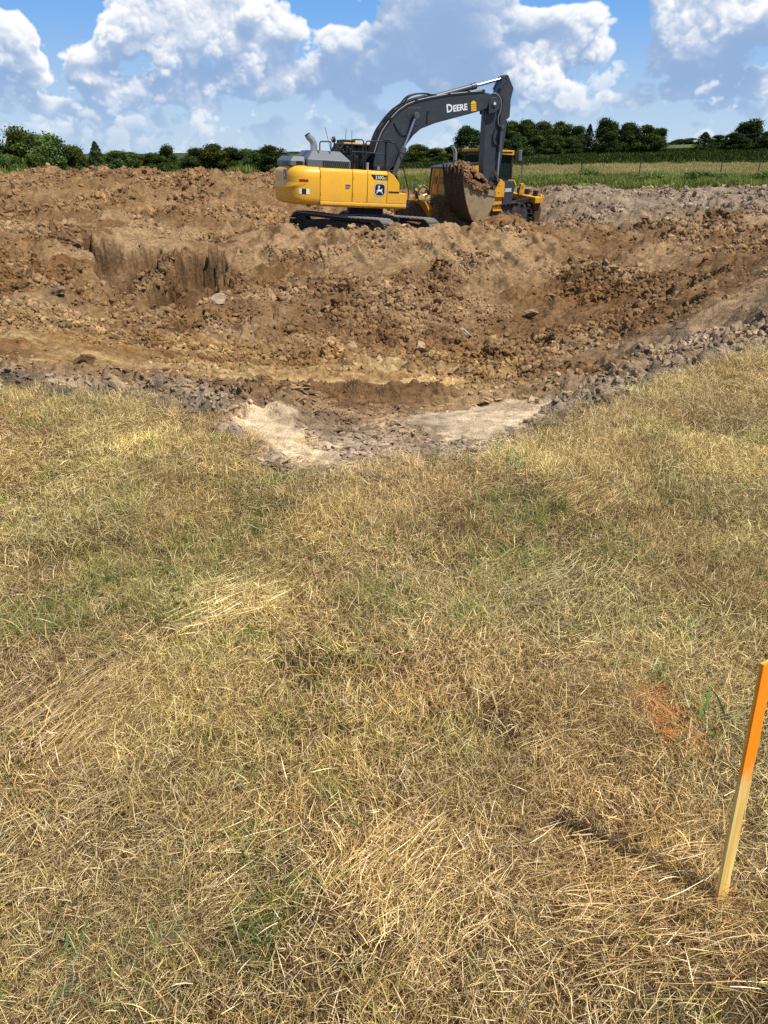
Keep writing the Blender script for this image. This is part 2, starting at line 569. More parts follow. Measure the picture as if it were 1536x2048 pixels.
def terrain(x, y, fine=True):
    z = base_z(x, y)
    r = np.hypot(x, y)
    gm = grass_mask(x, y)
    a = np.arctan2(x, y)
    far = sstep(r, 44, 52)
    dirt = (1 - gm) * (1 - far)
    px_, py_ = x + (fbm(x * 1.2, y * 1.2, 51, 3) - .5) * .8, y + (fbm(x * 1.2, y * 1.2, 57, 3) - .5) * .8
    cut = np.zeros_like(z)
    rag = (fbm(x * 3.5, y * 3.5, 53, 3) - .5) * 1.6
    for a0, b0, w, dp in CUTW:
        d, t, sd = seg_d(px_, py_, a0, b0)
        prof = 1 - sstep(d + rag * w * .55, w * .50, w * 1.05)
        cut = np.maximum(cut, dp * prof)
    gg_ = gouge(x, y)
    cut = np.maximum(cut, gg_)
    z = z - cut * dirt
    for (hx, hy, wa, wr, dz_) in HEAPW:
        ca_h = math.atan2(hx, hy)
        tx_ = (a - ca_h) * math.hypot(hx, hy)
        ty_ = r - math.hypot(hx, hy)
        z = z + dz_ * np.exp(-np.abs(tx_ / wa) ** 3 - np.abs(ty_ / wr) ** 2.5)
    # broad heaps and hollows
    nearfade = sstep(r, 5, 13)
    z = z + dirt * nearfade * ((fbm(x * .35, y * .35, 3, 3) - .5) * .55 + (fbm(x * 1.1, y * 1.1, 8, 3) - .5) * .34)
    left = sstep(-a, -.02, .12) * sstep(r, 27, 33) * (1 - sstep(r, 46, 52))
    z = z + left * (fbm(x * .5, y * .5, 61, 4) - .45) * 1.1
    right = sstep(a, .16, .26) * sstep(r, 24, 30) * (1 - far)
    z = z + right * (fbm(x * .6, y * .6, 66, 4) - .5) * .7
    if fine:
        lump = fbm(x * 3.1, y * 3.1, 12, 3)
        w1, r1 = worley(px_ * 2.6, py_ * 2.6, 5)
        w2, r2 = worley(px_ * 6.5 + .3, py_ * 6.5, 15)
        w3, r3 = worley(px_ * 1.1, py_ * 1.1, 25)
        rough = .55 + .8 * sstep(fbm(x * .4, y * .4, 33, 2), .42, .6)
        nf = sstep(r, 4.5, 8)
        bank = sstep(r, 20.0, 22.0) * (1 - sstep(r, 24.2, 25.0)) * sstep(a, -.16, -.08) * (1 - sstep(a, .2, .3))
        amp = dirt * rough * (.25 + .75 * nf) * (1 - .6 * bank)
        z = z + amp * ((lump - .5) * .20 + (.45 - w1) * (.3 + r1) * .17 + (.45 - w2) * (.3 + r2) * .085)
        z = z + np.minimum(cut, .5) * dirt * (fbm(x * 3.2, y * 3.2, 59, 4) - .5) * .9
        z = z + amp * nf * np.maximum(0, .42 - w3) * (r3 > .62) * .45 * sstep(r, 9, 14)
        # tooth scrapes running down the bank below the excavator
        z = z + bank * (vnoise(x * 4.5 + y * 1.2, y * .45, 71) - .5) * .22 + bank * (vnoise(x * 11 + y * 2.5, y * .8, 73) - .5) * .10
        # cleat marks pressed by crawler tracks on the strip next to the grass
        strip = dirt * (1 - sstep(r, 5.8, 7.2)) * sstep(fbm(x * .9 + 5, y * .9, 77, 2), .30, .45)
        ridge = 1 - np.abs(2 * vnoise(x * 1.1 + y * .25, y * 9 + x * 1.6 + 1.5 * vnoise(x * 2, y * 2, 3), 81) - 1)
        soft_p = sum(pale_mask(x + ox_, y + oy_) for ox_, oy_ in ((0, 0), (.09, 0), (-.09, 0), (0, .12), (0, -.12), (.05, .06), (-.05, -.06))) / 7
        z = z + strip * (1 - .9 * soft_p) * (ridge ** 2 * .12 + (.4 - w2) * .07 + (fbm(x * 9, y * 9, 83, 2) - .5) * .07)
        # churned flakes between the dry patches
        fl, fr_ = worley(x * 5.5 + y * 1.2, y * 9.0 - x * 1.0, 87)
        churn = dirt * (1 - sstep(r - edge_r(a), 1.3, 2.2)) * (1 - soft_p)
        z = z + churn * ((fr_ - .4) * .055 * (1 - sstep(fl, .34, .46)) - .02)
        # mown field: low tussocks and hollows
        z = z + gm * (1 - far) * ((fbm(x * 2.2, y * 2.2, 41, 3) - .5) * .05 + (fbm(x * 7, y * 7, 43, 3) - .5) * .045)
    return z


for (px, py, d, wa, wr) in HEAPS:
    q = ray(px, py)
    t = d / math.hypot(q.x, q.y)
    hx, hy, hz = q.x * t, q.y * t, EYE + q.z * t
    HEAPW.append((hx, hy, wa, wr, .93 * max(0.0, hz - .02 - float(terrain(np.array([hx]), np.array([hy]), False)[0]))))
# ---- ground sheet: polar grid, dense in front of the camera
az_d = np.concatenate([np.linspace(-180, -44, 70)[:-1], np.linspace(-44, -30, 90)[:-1], np.linspace(-30, 30, 861)[:-1], np.linspace(30, 44, 90)[:-1], np.linspace(44, 180, 70)])
rad = np.concatenate([np.geomspace(.12, 4.0, 70)[:-1], np.geomspace(4.0, 30, 620)[:-1], np.geomspace(30, 60, 130)[:-1], np.geomspace(60, 1700, 90)])
AA, RR = np.meshgrid(np.radians(az_d), rad, indexing='ij')
GX, GY = RR * np.sin(AA), RR * np.cos(AA)
GZT = terrain(GX, GY)


def soil_colour(x, y, z):
    """base colours of the soils by where they lie; columns r, g, b"""
    r = np.hypot(x, y)
    a = np.arctan2(x, y)
    gm = grass_mask(x, y)[..., None]
    n1 = fbm(x * .8, y * .8, 101, 4)[..., None]
    n2 = fbm(x * 3.3, y * 3.3, 105, 3)[..., None]
    n3 = fbm(x * .3 + 4, y * .3, 109, 3)[..., None]
    brown = np.array([.185, .103, .046])
    tan = np.array([.300, .190, .095])
    ochre = np.array([.33, .195, .072])
    rust = np.array([.165, .078, .024])
    grey = np.array([.250, .182, .120])
    pale = np.array([.52, .385, .235])
    moist_shade = np.array([.095, .052, .024])
    straw = np.array([.46, .32, .145])
    c = brown + (tan - brown) * sstep(n1, .42, .62)
    c = c + (rust - c) * .4 * sstep(n3, .52, .62)
    # freshly turned, damp soil; shade in the cuts is coloured in too
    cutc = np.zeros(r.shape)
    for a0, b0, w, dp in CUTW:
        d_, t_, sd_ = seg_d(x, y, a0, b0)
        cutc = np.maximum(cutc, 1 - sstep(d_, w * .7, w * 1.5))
    c = c + (moist_shade - c) * (.60 * cutc * sstep(n2[..., 0], .35, .55))[..., None]
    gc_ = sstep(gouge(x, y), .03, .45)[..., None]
    c = c + (moist_shade * (.7 + .9 * n2) - c) * .78 * gc_  # gouge walls coloured darker to give the shade of a recess
    mz = (sstep(r, 13.5, 15) * (1 - sstep(r, 19, 21.5)) * sstep(a, -.22, -.1))[..., None]
    c = c + (moist_shade * 1.7 - c) * .38 * mz * sstep(n1, .40, .56)
    streak = fbm(x * .45, y * 4.2, 131, 4)[..., None]
    # yellow clay scraped bare along the left and front of the pit
    oz = sstep(r, 6.2, 7.2) * (1 - sstep(r, 11.0, 14.0)) * (1 - sstep(a, .10, .28))
    oz = oz[..., None] * sstep(streak * .6 + n1 * .4, .38, .54)
    c = c + (ochre - c) * .75 * oz
    c = c + (straw - c) * .75 * oz * sstep(streak, .56, .66)
    rz = (sstep(r, 8.2, 9.4) * (1 - sstep(r, 9.6, 12.0)) * (1 - sstep(a, -.25, .0)))[..., None] * sstep(n2, .48, .6)
    c = c + (rust - c) * .8 * rz
    oz2 = (np.exp(-((r - 7.1 - 2.0 * a) / .5) ** 2) * sstep(a, .02, .08) * (1 - sstep(a, .22, .3)))[..., None] * sstep(n1, .4, .5)
    c = c + (pale * np.array([1, .86, .6]) - c) * .7 * oz2
    # dark ground of the pit below the excavator
    # dry scraped bank top
    bt = (sstep(r, 20.5, 22.5) * (1 - sstep(r, 24.6, 26)) * sstep(a, -.30, -.12) * (1 - sstep(a, .18, .26)))[..., None]
    c = c + (tan * 1.12 - c) * .75 * bt * sstep(n2, .3, .5)
    cs = (sstep(r, 14.5, 17) * (1 - sstep(r, 23, 25)) * sstep(a, -.20, -.10) * (1 - sstep(a, .10, .2)))[..., None]
    c = c + (tan - c) * .42 * cs * sstep(n1, .36, .56)
    # rusty subsoil heaps behind, left
    lh = (sstep(r, 27, 30) * (1 - sstep(r, 52, 56)) * (1 - sstep(a, -.14, .02)))[..., None]
    c = c + ((rust * .55 + tan * .55) - c) * .6 * lh * (.4 + n2)
    # grey topsoil on the right and along the rim
    gz = sstep(r, 27, 33) * sstep(a, .14, .24)
    gz = np.maximum(gz, (1 - sstep(r - edge_r(a) + (n1[..., 0] - .5) * 1.2, .35 + .5 * sstep(a, -.25, -.05), 1.1 + .7 * sstep(a, -.25, -.05))))
    gz = np.maximum(gz, sstep(a, .26, .36) * (1 - sstep(r, 9, 11)) * .6)
    c = c + (grey * (.8 + .5 * n2) - c) * gz[..., None]
    # pale dry crust between the track marks
    pm_ = sum(pale_mask(x + ox_, y + oy_) for ox_, oy_ in ((0, 0), (.10, .03), (-.10, -.03), (.02, .12), (-.02, -.12))) / 5
    pm_ = sstep(pm_ + (fbm(x * 14, y * 14, 311, 3) - .5) * .7, .28, .55)
    c = c + (pale * (.72 + .55 * n2) - c) * pm_[..., None]
    c = c * (.62 + .76 * n2)
    # field soil and thatch under the grass
    thatch = np.array([.075, .046, .023]) * (.7 + .6 * n2)
    c = c + (thatch - c) * gm
    # beyond the dirt: pasture, hay coloured strip, rough grass with tree shade in its colour
    n4 = fbm(x * .09, y * .09, 121, 4)[..., None]
    n5 = fbm(x * .5, y * .5, 125, 3)[..., None]
    past = np.array([.115, .145, .040]) + (np.array([.30, .24, .095]) - np.array([.115, .145, .040])) * sstep(n4, .45, .6)
    hay = np.array([.27, .195, .092]) * (.75 + .5 * n5)
    rough = np.array([.045, .064, .020]) * (.6 + .9 * n5)
    rr = r[..., None] + (n5 - .5) * 4
    f = past * (.7 + .6 * n5)
    f = f + (hay - f) * sstep(rr, 60, 64) * (1 - sstep(rr, 112, 120)) * .9
    f = f + (rough - f) * sstep(rr, 114, 122)
    hill = sstep(rr, 185, 200) * sstep(a, .30, .36)[..., None]
    f = f + (np.array([.125, .135, .045]) - f) * hill
    fm_ = sstep(r + (n5[..., 0] - .5) * 5, 46.5, 48.5)[..., None]
    c = c + (f - c) * fm_ * sstep(np.cos(a) * 1.0, .5, .55)[..., None]
    return np.clip(c, .01, .8)


def grid_mesh(name, X, Y, Z, colr):
    na, nr = X.shape
    co = np.stack([X, Y, Z], -1).reshape(-1, 3).astype(np.float32)
    i = np.arange(na - 1)[:, None] * nr + np.arange(nr - 1)[None, :]
    q = np.stack([i, i + 1, i + nr + 1, i + nr], -1).reshape(-1, 4)
    me = bpy.data.meshes.new(name)
    me.vertices.add(len(co)); me.vertices.foreach_set('co', co.ravel())
    me.loops.add(q.size); me.loops.foreach_set('vertex_index', q.ravel().astype(np.int32))
    me.polygons.add(len(q))
    me.polygons.foreach_set('loop_start', np.arange(0, q.size, 4, dtype=np.int32))
    me.polygons.foreach_set('loop_total', np.full(len(q), 4, np.int32))
    me.polygons.foreach_set('use_smooth', np.ones(len(q), bool))
    me.update()
    ca = me.color_attributes.new('Col', 'FLOAT_COLOR', 'POINT')
    c4 = np.ones((len(co), 4), np.float32)
    c4[:, :3] = colr.reshape(-1, 3)
    ca.data.foreach_set('color', c4.ravel())
    return me


def mat(name, rough=.9, spec=.2):
    m = bpy.data.materials.new(name)
    m.use_nodes = True
    b = m.node_tree.nodes['Principled BSDF']
    b.inputs['Roughness'].default_value = rough
    b.inputs['Specular IOR Level'].default_value = spec
    return m, m.node_tree, b


soil_m, nt, b = mat('soil', .95, .1)
at = N(nt, 'ShaderNodeAttribute', attribute_name='Col')
geo = N(nt, 'ShaderNodeNewGeometry')
n1 = N(nt, 'ShaderNodeTexNoise'); n1.inputs['Scale'].default_value = 11; n1.inputs['Detail'].default_value = 6; n1.inputs['Roughness'].default_value = .68
nt.links.new(geo.outputs['Position'], n1.inputs['Vector'])
n2 = N(nt, 'ShaderNodeTexNoise'); n2.inputs['Scale'].default_value = 70; n2.inputs['Detail'].default_value = 3
nt.links.new(geo.outputs['Position'], n2.inputs['Vector'])
v = math_(nt, 'ADD', smooth(nt, n1.outputs[0], .28, .72, .58, 1.32), math_(nt, 'MULTIPLY', math_(nt, 'SUBTRACT', n2.outputs[0], .5), .7))
cm = N(nt, 'ShaderNodeVectorMath', operation='SCALE')
nt.links.new(at.outputs['Color'], cm.inputs[0]); nt.links.new(v, cm.inputs['Scale'])
nt.links.new(cm.outputs[0], b.inputs['Base Color'])
bm_ = N(nt, 'ShaderNodeBump'); bm_.inputs['Strength'].default_value = .8; bm_.inputs['Distance'].default_value = .05
nt.links.new(math_(nt, 'ADD', n1.outputs[0], math_(nt, 'MULTIPLY', n2.outputs[0], .35)), bm_.inputs['Height'])
nt.links.new(bm_.outputs[0], b.inputs['Normal'])

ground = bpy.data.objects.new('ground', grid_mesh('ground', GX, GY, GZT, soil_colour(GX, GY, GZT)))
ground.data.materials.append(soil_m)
ground['kind'] = 'structure'
ground['label'] = 'open field with a freshly dug earth pit and spoil heaps'
col.objects.link(ground)


# ================================================================== helpers for objects
def link(o, parent=None):
    col.objects.link(o)
    if parent is not None:
        o.parent = parent
    return o


def tag(o, label=None, category=None, group=None, kind=None):
    for k, v_ in (('label', label), ('category', category), ('group', group), ('kind', kind)):
        if v_:
            o[k] = v_
    return o


def np_mesh(name, verts, faces, smooth_=False):
    me = bpy.data.meshes.new(name)
    me.from_pydata([tuple(map(float, q)) for q in verts], [], [tuple(map(int, q)) for q in faces])
    if smooth_:
        me.polygons.foreach_set('use_smooth', np.ones(len(me.polygons), bool))
    me.update()
    return me


def instancer(name, pts, rots, scls, idx, cols, protos, kind='stuff', label=None):
    """one 'stuff' object that scatters prototype meshes over points"""
    me = bpy.data.meshes.new(name)
    me.vertices.add(len(pts))
    me.vertices.foreach_set('co', np.asarray(pts, np.float32).ravel())
    for an, ty, arr in (('rot', 'FLOAT_VECTOR', rots), ('scl', 'FLOAT_VECTOR', scls), ('idx', 'INT', idx), ('icol', 'FLOAT_COLOR', cols)):
        at_ = me.attributes.new(an, ty, 'POINT')
        key = {'FLOAT_VECTOR': 'vector', 'INT': 'value', 'FLOAT_COLOR': 'color'}[ty]
        arr = np.asarray(arr, np.int32 if ty == 'INT' else np.float32)
        if ty == 'FLOAT_COLOR' and arr.shape[1] == 3:
            arr = np.concatenate([arr, np.ones((len(arr), 1), np.float32)], 1)
        at_.data.foreach_set(key, arr.ravel())
    pc = bpy.data.collections.new(name + '_pieces')
    for i, (pm, mm) in enumerate(protos):
        po = bpy.data.objects.new('%s_piece_%03d' % (name, i), pm)
        if mm and not pm.materials:
            pm.materials.append(mm)
        pc.objects.link(po)
    ng = bpy.data.node_groups.new(name, 'GeometryNodeTree')
    ng.interface.new_socket('Geometry', in_out='INPUT', socket_type='NodeSocketGeometry')
    ng.interface.new_socket('Geometry', in_out='OUTPUT', socket_type='NodeSocketGeometry')
    a = ng.nodes.new('NodeGroupInput'); z = ng.nodes.new('NodeGroupOutput')
    ci = ng.nodes.new('GeometryNodeCollectionInfo')
    ci.inputs['Collection'].default_value = pc
    ci.inputs['Separate Children'].default_value = True
    ci.inputs['Reset Children'].default_value = True
    io = ng.nodes.new('GeometryNodeInstanceOnPoints')
    io.inputs['Pick Instance'].default_value = True

    def nat(nm, ty):
        n = ng.nodes.new('GeometryNodeInputNamedAttribute')
        n.data_type = ty
        n.inputs[0].default_value = nm
        return [s for s in n.outputs if s.enabled][0]
    ng.links.new(a.outputs[0], io.inputs['Points'])
    ng.links.new(ci.outputs[0], io.inputs['Instance'])
    ng.links.new(nat('idx', 'INT'), io.inputs['Instance Index'])
    er = ng.nodes.new('FunctionNodeEulerToRotation')
    ng.links.new(nat('rot', 'FLOAT_VECTOR'), er.inputs[0])
    ng.links.new(er.outputs[0], io.inputs['Rotation'])
    ng.links.new(nat('scl', 'FLOAT_VECTOR'), io.inputs['Scale'])
    ng.links.new(io.outputs[0], z.inputs[0])
    o = bpy.data.objects.new(name, me)
    md = o.modifiers.new('scatter', 'NODES')
    md.node_group = ng
    link(o)
    tag(o, label=label, kind=kind)
    return o


rng = np.random.default_rng(11)

# ================================================================== loose soil: clods and stones
_ico = bmesh.new()
bmesh.ops.create_icosphere(_ico, subdivisions=2, radius=1)
ICO_V = np.array([v.co[:] for v in _ico.verts])
ICO_F = [[v.index for v in f.verts] for f in _ico.faces]
_ico.free()


def clod_mesh(name, seed, angular=.5, flat=.8):
    g_ = np.random.default_rng(seed)
    V = ICO_V.copy()
    for _ in range(14):                     # knock flat facets off a lump
        n = g_.normal(size=3); n /= np.linalg.norm(n)
        h = g_.uniform(.38, .78)
        d = V @ n
        V = V - np.clip(d - h, 0, None)[:, None] * n[None] * (angular + .5)
    nz = np.array([fbm(V[:, 0] * 1.7 + 9 + seed, V[:, 1] * 1.7 + V[:, 2] * 1.3, seed, 3)]).T
    V = V * (1.05 + .35 * (nz - .45)) * (1 + .05 * g_.normal(size=(len(V), 1)))
    V = V * np.array([1, g_.uniform(.65, .95), flat * g_.uniform(.7, 1)])
    return np_mesh(name, V, ICO_F, False)


def soil_obj_mat(name, src):
    m_, t_, b_ = mat(name, .95, .1)
    if src == 'instance':
        c_ = N(t_, 'ShaderNodeAttribute', attribute_name='icol', attribute_type='INSTANCER').outputs['Color']
    else:
        c_ = N(t_, 'ShaderNodeObjectInfo').outputs['Color']
    tx = N(t_, 'ShaderNodeTexCoord')
    q1 = N(t_, 'ShaderNodeTexNoise'); q1.inputs['Scale'].default_value = 2.5; q1.inputs['Detail'].default_value = 6; q1.inputs['Roughness'].default_value = .7
    t_.links.new(tx.outputs['Object'], q1.inputs['Vector'])
    s_ = N(t_, 'ShaderNodeVectorMath', operation='SCALE')
    t_.links.new(c_, s_.inputs[0]); t_.links.new(smooth(t_, q1.outputs[0], .3, .7, .72, 1.25), s_.inputs['Scale'])
    t_.links.new(s_.outputs[0], b_.inputs['Base Color'])
    bp = N(t_, 'ShaderNodeBump'); bp.inputs['Strength'].default_value = .5; bp.inputs['Distance'].default_value = .008
    t_.links.new(q1.outputs[0], bp.inputs['Height'])
    t_.links.new(bp.outputs[0], b_.inputs['Normal'])
    return m_


clod_m = soil_obj_mat('clod_scattered', 'instance')
stone_m = soil_obj_mat('clod_single', 'object')
CLODS = [clod_mesh('clod_%d' % i, 300 + i) for i in range(9)]

# --- scatter: distance from the camera decides how many there are per square metre
NCL = 430000
ca_ = rng.uniform(R(-33), R(33), NCL)
cr_ = np.exp(rng.uniform(np.log(4.2), np.log(49), NCL))
cx_, cy_ = cr_ * np.sin(ca_), cr_ * np.cos(ca_)
dm = 1 - grass_mask(cx_, cy_)
clump = fbm(cx_ * .55, cy_ * .55, 141, 3)
toe = np.exp(-((cr_ - 13.6) / 1.9) ** 2) * sstep(ca_, -.2, -.05) * (1 - sstep(ca_, .3, .4))
cutm = np.zeros(NCL)
for a0, b0, w, dp in CUTW[:5]:
    cutm = np.maximum(cutm, 1 - sstep(seg_d(cx_, cy_, a0, b0)[0], w * .8, w * 1.3))
keep = rng.random(NCL) < dm * (1 - .6 * sstep(gouge(cx_, cy_), .05, .4)) * (.10 * cutm + .035 + .72 * sstep(clump, .45, .60) + .5 * toe) * np.where(cr_ < 7.5, .22, 1) * np.where((ca_ > .1) & (cr_ < 10.5), .45, 1) * np.where((cr_ > 21.8) & (cr_ < 24.2) & (np.abs(ca_ - .03) < .13), .35, 1) * (1 - pale_mask(cx_, cy_)) * np.where((cr_ > 6) & (cr_ < 12.0) & (ca_ < .12), .4, 1)
cx_, cy_, cr_, ca_, toe, clump = [q[keep] for q in (cx_, cy_, cr_, ca_, toe, clump)]
sz_ = np.exp(rng.normal(np.log(.0185), .62, len(cx_))) * (.75 + .03 * cr_) * (1 + 1.0 * toe) * (.8 + .8 * sstep(clump, .5, .65))
sz_ = np.clip(np.minimum(sz_, .0062 * cr_), .006, .17)
sz_ = np.where((cr_ < 12.5) & (ca_ < .15), np.minimum(sz_, .0040 * cr_), sz_)
cz_ = terrain(cx_, cy_) + sz_ * .18
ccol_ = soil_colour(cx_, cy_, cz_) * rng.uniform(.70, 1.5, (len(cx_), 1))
sz_ = sz_ * 1.25
order = np.argsort(-sz_ / cr_)
big = order[:280]
rest = order[280:]
rot_ = rng.uniform(-math.pi, math.pi, (len(cx_), 3))
scl_ = np.repeat(sz_[:, None], 3, 1) * rng.uniform(.8, 1.2, (len(sz_), 3))
# flakes of churned, drying mud pressed up by the crawler tracks along the rim
rf_ = np.random.default_rng(21)
NF = 60000
fa = rf_.uniform(R(-33), R(33), NF)
fr0 = edge_r(fa) + rf_.uniform(-.15, 1.9, NF) ** 1.0
fx, fy = fr0 * np.sin(fa), fr0 * np.cos(fa)
mid = np.exp(-((fa + .01) / .13) ** 4)
fk = rf_.random(NF) < (1 - grass_mask(fx, fy)) * (1 - pale_mask(fx, fy)) * (.10 + .75 * mid * (1 - sstep(fr0 - edge_r(fa), 1.1, 1.7))) * sstep(fbm(fx * 2.2, fy * 2.2, 321, 2), .34, .5)
fx, fy = fx[fk], fy[fk]
nfl = len(fx)
fs = np.clip(np.exp(rf_.normal(np.log(.020), .48, nfl)), .006, .044)
fscl = np.stack([fs * rf_.uniform(.9, 2.0, nfl), fs * rf_.uniform(.6, 1.1, nfl), fs * rf_.uniform(.30, .65, nfl)], 1)
frot = np.stack([rf_.normal(0, .28, nfl), rf_.normal(0, .28, nfl), .25 + rf_.normal(0, .45, nfl)], 1)
fz = terrain(fx, fy) + fs * .12
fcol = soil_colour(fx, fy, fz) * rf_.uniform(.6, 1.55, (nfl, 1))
instancer('loose_soil', np.concatenate([np.stack([cx_, cy_, cz_], 1)[rest], np.stack([fx, fy, fz], 1)]), np.concatenate([rot_[rest], frot]), np.concatenate([scl_[rest], fscl]), rng.integers(0, len(CLODS), len(rest) + nfl), np.concatenate([ccol_[rest], fcol]),
          [(m_, clod_m) for m_ in CLODS], label='small crumbs and clods of dug soil strewn over the pit')
SINGLE = []
for m_ in CLODS:
    s_ = m_.copy(); s_.materials.clear(); s_.materials.append(stone_m)
    SINGLE.append(s_)
for k in big:
    o = bpy.data.objects.new('clod', SINGLE[int(rng.integers(0, len(SINGLE)))])
    o.location = (cx_[k], cy_[k], cz_[k])
    o.rotation_euler = rot_[k]
    o.scale = (sz_[k],) * 3
    o.color = (*[float(q) for q in np.clip(ccol_[k] * 1.05, 0, .6)], 1)
    link(o, ground)


# --- the stones and blocks that stand out
def rock(px, py, wpx, flat, colr, label, cat='rock', seed=1, sink=.35):
    x, y = hit(px, py)
    r = math.hypot(x, y)
    s_ = wpx * .5 / FPX * (r / CP) * 1.5
    me = clod_mesh('rock', 900 + seed, .95, flat)
    me.materials.append(stone_m)
    o = bpy.data.objects.new('rock', me)
    z = float(terrain(np.array([x]), np.array([y]))[0])
    o.location = (x, y, z + s_ * flat * (1 - sink) * .6)
    o.rotation_euler = (rng.uniform(-.25, .25), rng.uniform(-.25, .25), rng.uniform(0, 6.2))
    o.scale = (s_,) * 3
    o.color = (*colr, 1)
    link(o)
    tag(o, label, cat, 'stones lying on the pit slope')
    return o


PALE = (.50, .38, .24)
rock(703, 704, 25, .95, (.42, .31, .19), 'upright tan stone block at the foot of the bank', seed=1)
rock(839, 716, 28, 1.0, (.40, .28, .16), 'angular tan stone among dark clods at the foot of the bank', seed=2)
rock(768, 728, 22, .5, (.55, .44, .29), 'small flat cream coloured stone lying in the toe of the bank', seed=3)
rock(988, 686, 33, .85, (.36, .23, .10), 'large ochre clay block resting low on the bank', seed=4)
rock(931, 667, 26, .7, (.40, .30, .20), 'pale slab leaning in the rubble halfway up the bank', seed=5)
rock(1110, 610, 30, .65, (.25, .17, .10), 'rounded brown boulder on the right part of the bank', seed=6)
rock(1062, 632, 28, .6, (.30, .21, .12), 'broad brown clod half buried in the right part of the bank', seed=7)
rock(1315, 602, 40, .5, (.27, .18, .09), 'large flat clay slab beside the dark hollow', seed=8)
rock(1382, 612, 34, .8, (.33, .22, .11), 'block of clay standing at the lip of the hollow', seed=9)
rock(442, 622, 22, .8, (.36, .27, .18), 'grey tan clod just right of the bucket cut', seed=10)
rock(115, 592, 34, .8, (.22, .15, .09), 'dark clod pile left of the bucket cut', seed=11)
rock(650, 466, 28, .8, (.27, .19, .11), 'large clod on the bank edge in front of the track', seed=12)
rock(735, 456, 24, .9, (.24, .16, .09), 'brown lump perched on the bank edge beside the track', seed=13)
rock(1080, 735, 30, .7, (.21, .12, .05), 'rusty clay lump on the near rim of the pit', seed=14)
rock(430, 352, 18, .8, (.42, .31, .2), 'pale stone on the crest of the far spoil heap', seed=15)
rock(1517, 668, 52, .75, (.46, .36, .23), 'rounded dry soil hummock at the edge of the mown grass', 'soil mound', seed=16)
rock(172, 742, 26, 1.1, (.16, .09, .04), 'dark rusty clod standing on the yellow clay', seed=17)

# ================================================================== mown dry grass
STRAW = np.array([.66, .505, .215]); PALEST = np.array([.88, .75, .42]); BROWN = np.array([.150, .082, .033]); GREYB = np.array([.21, .155, .095])
GREEN = np.array([.130, .235, .030]); OLIVE = np.array([.33, .31, .085]); BLUEG = np.array([.12, .20, .075]); YEL = np.array([.40, .34, .09])


def blades(name, n, half, Lr, Tr, wr, pal, wgt, aligned=None, z0=.012, bend=.5, seed=0, clump=0, m_=None):
    g_ = np.random.default_rng(seed)
    if clump:
        cc = g_.uniform(-half, half, (clump, 2))
        p = cc[g_.integers(0, clump, n)] + g_.normal(0, half * .13, (n, 2))
    else:
        p = g_.uniform(-half, half, (n, 2))
    phi = g_.uniform(0, 2 * np.pi, n) if aligned is None else g_.normal(0, aligned, n)
    L = g_.uniform(*Lr, n)
    th = np.radians(g_.uniform(*Tr, n))
    w = g_.uniform(*wr, n)
    bd = g_.uniform(0, bend, n) * 1.2
    curl = g_.normal(0, .11, n)
    NS = 3
    P = np.zeros((n, NS + 1, 3))
    P[:, 0, :2] = p
    P[:, 0, 2] = g_.uniform(-.008, z0, n)
    ang, ph = th.copy(), phi.copy()
    for s in range(NS):
        st = L / NS
        P[:, s + 1, 0] = P[:, s, 0] + st * np.cos(ang) * np.cos(ph)
        P[:, s + 1, 1] = P[:, s, 1] + st * np.cos(ang) * np.sin(ph)
        P[:, s + 1, 2] = np.maximum(P[:, s, 2] + st * np.sin(ang), -.004)
        ang = ang - bd
        ph = ph + curl
    roll = g_.uniform(-1.2, 1.2, n)
    side = np.stack([-np.sin(phi) * np.cos(roll), np.cos(phi) * np.cos(roll), np.sin(roll)], 1)
    prof = np.array([.8, 1.0, .75, .12])
    Vv = np.zeros((n, NS + 1, 2, 3))
    for s in range(NS + 1):
        off = side * (w * prof[s] * .5)[:, None]
        Vv[:, s, 0] = P[:, s] - off
        Vv[:, s, 1] = P[:, s] + off
    V = Vv.reshape(-1, 3)
    base = np.arange(n)[:, None] * (NS + 1) * 2 + np.arange(NS)[None] * 2
    F = np.stack([base, base + 1, base + 3, base + 2], -1).reshape(-1, 4)
    pi = g_.choice(len(pal), n, p=np.array(wgt) / sum(wgt))
    c = np.array(pal)[pi] * g_.uniform(.65, 1.3, (n, 1))
    C4 = np.ones((n, NS + 1, 2, 4), np.float32)
    C4[..., :3] = c[:, None, None, :]
    me = bpy.data.meshes.new(name)
    me.vertices.add(len(V)); me.vertices.foreach_set('co', V.astype(np.float32).ravel())
    me.loops.add(F.size); me.loops.foreach_set('vertex_index', F.ravel().astype(np.int32))
    me.polygons.add(len(F))
    me.polygons.foreach_set('loop_start', np.arange(0, F.size, 4, dtype=np.int32))
    me.polygons.foreach_set('loop_total', np.full(len(F), 4, np.int32))
    me.update()
    ca = me.color_attributes.new('Col', 'FLOAT_COLOR', 'POINT')
    ca.data.foreach_set('color', C4.ravel())
    if m_:
        me.materials.append(m_)
    return me


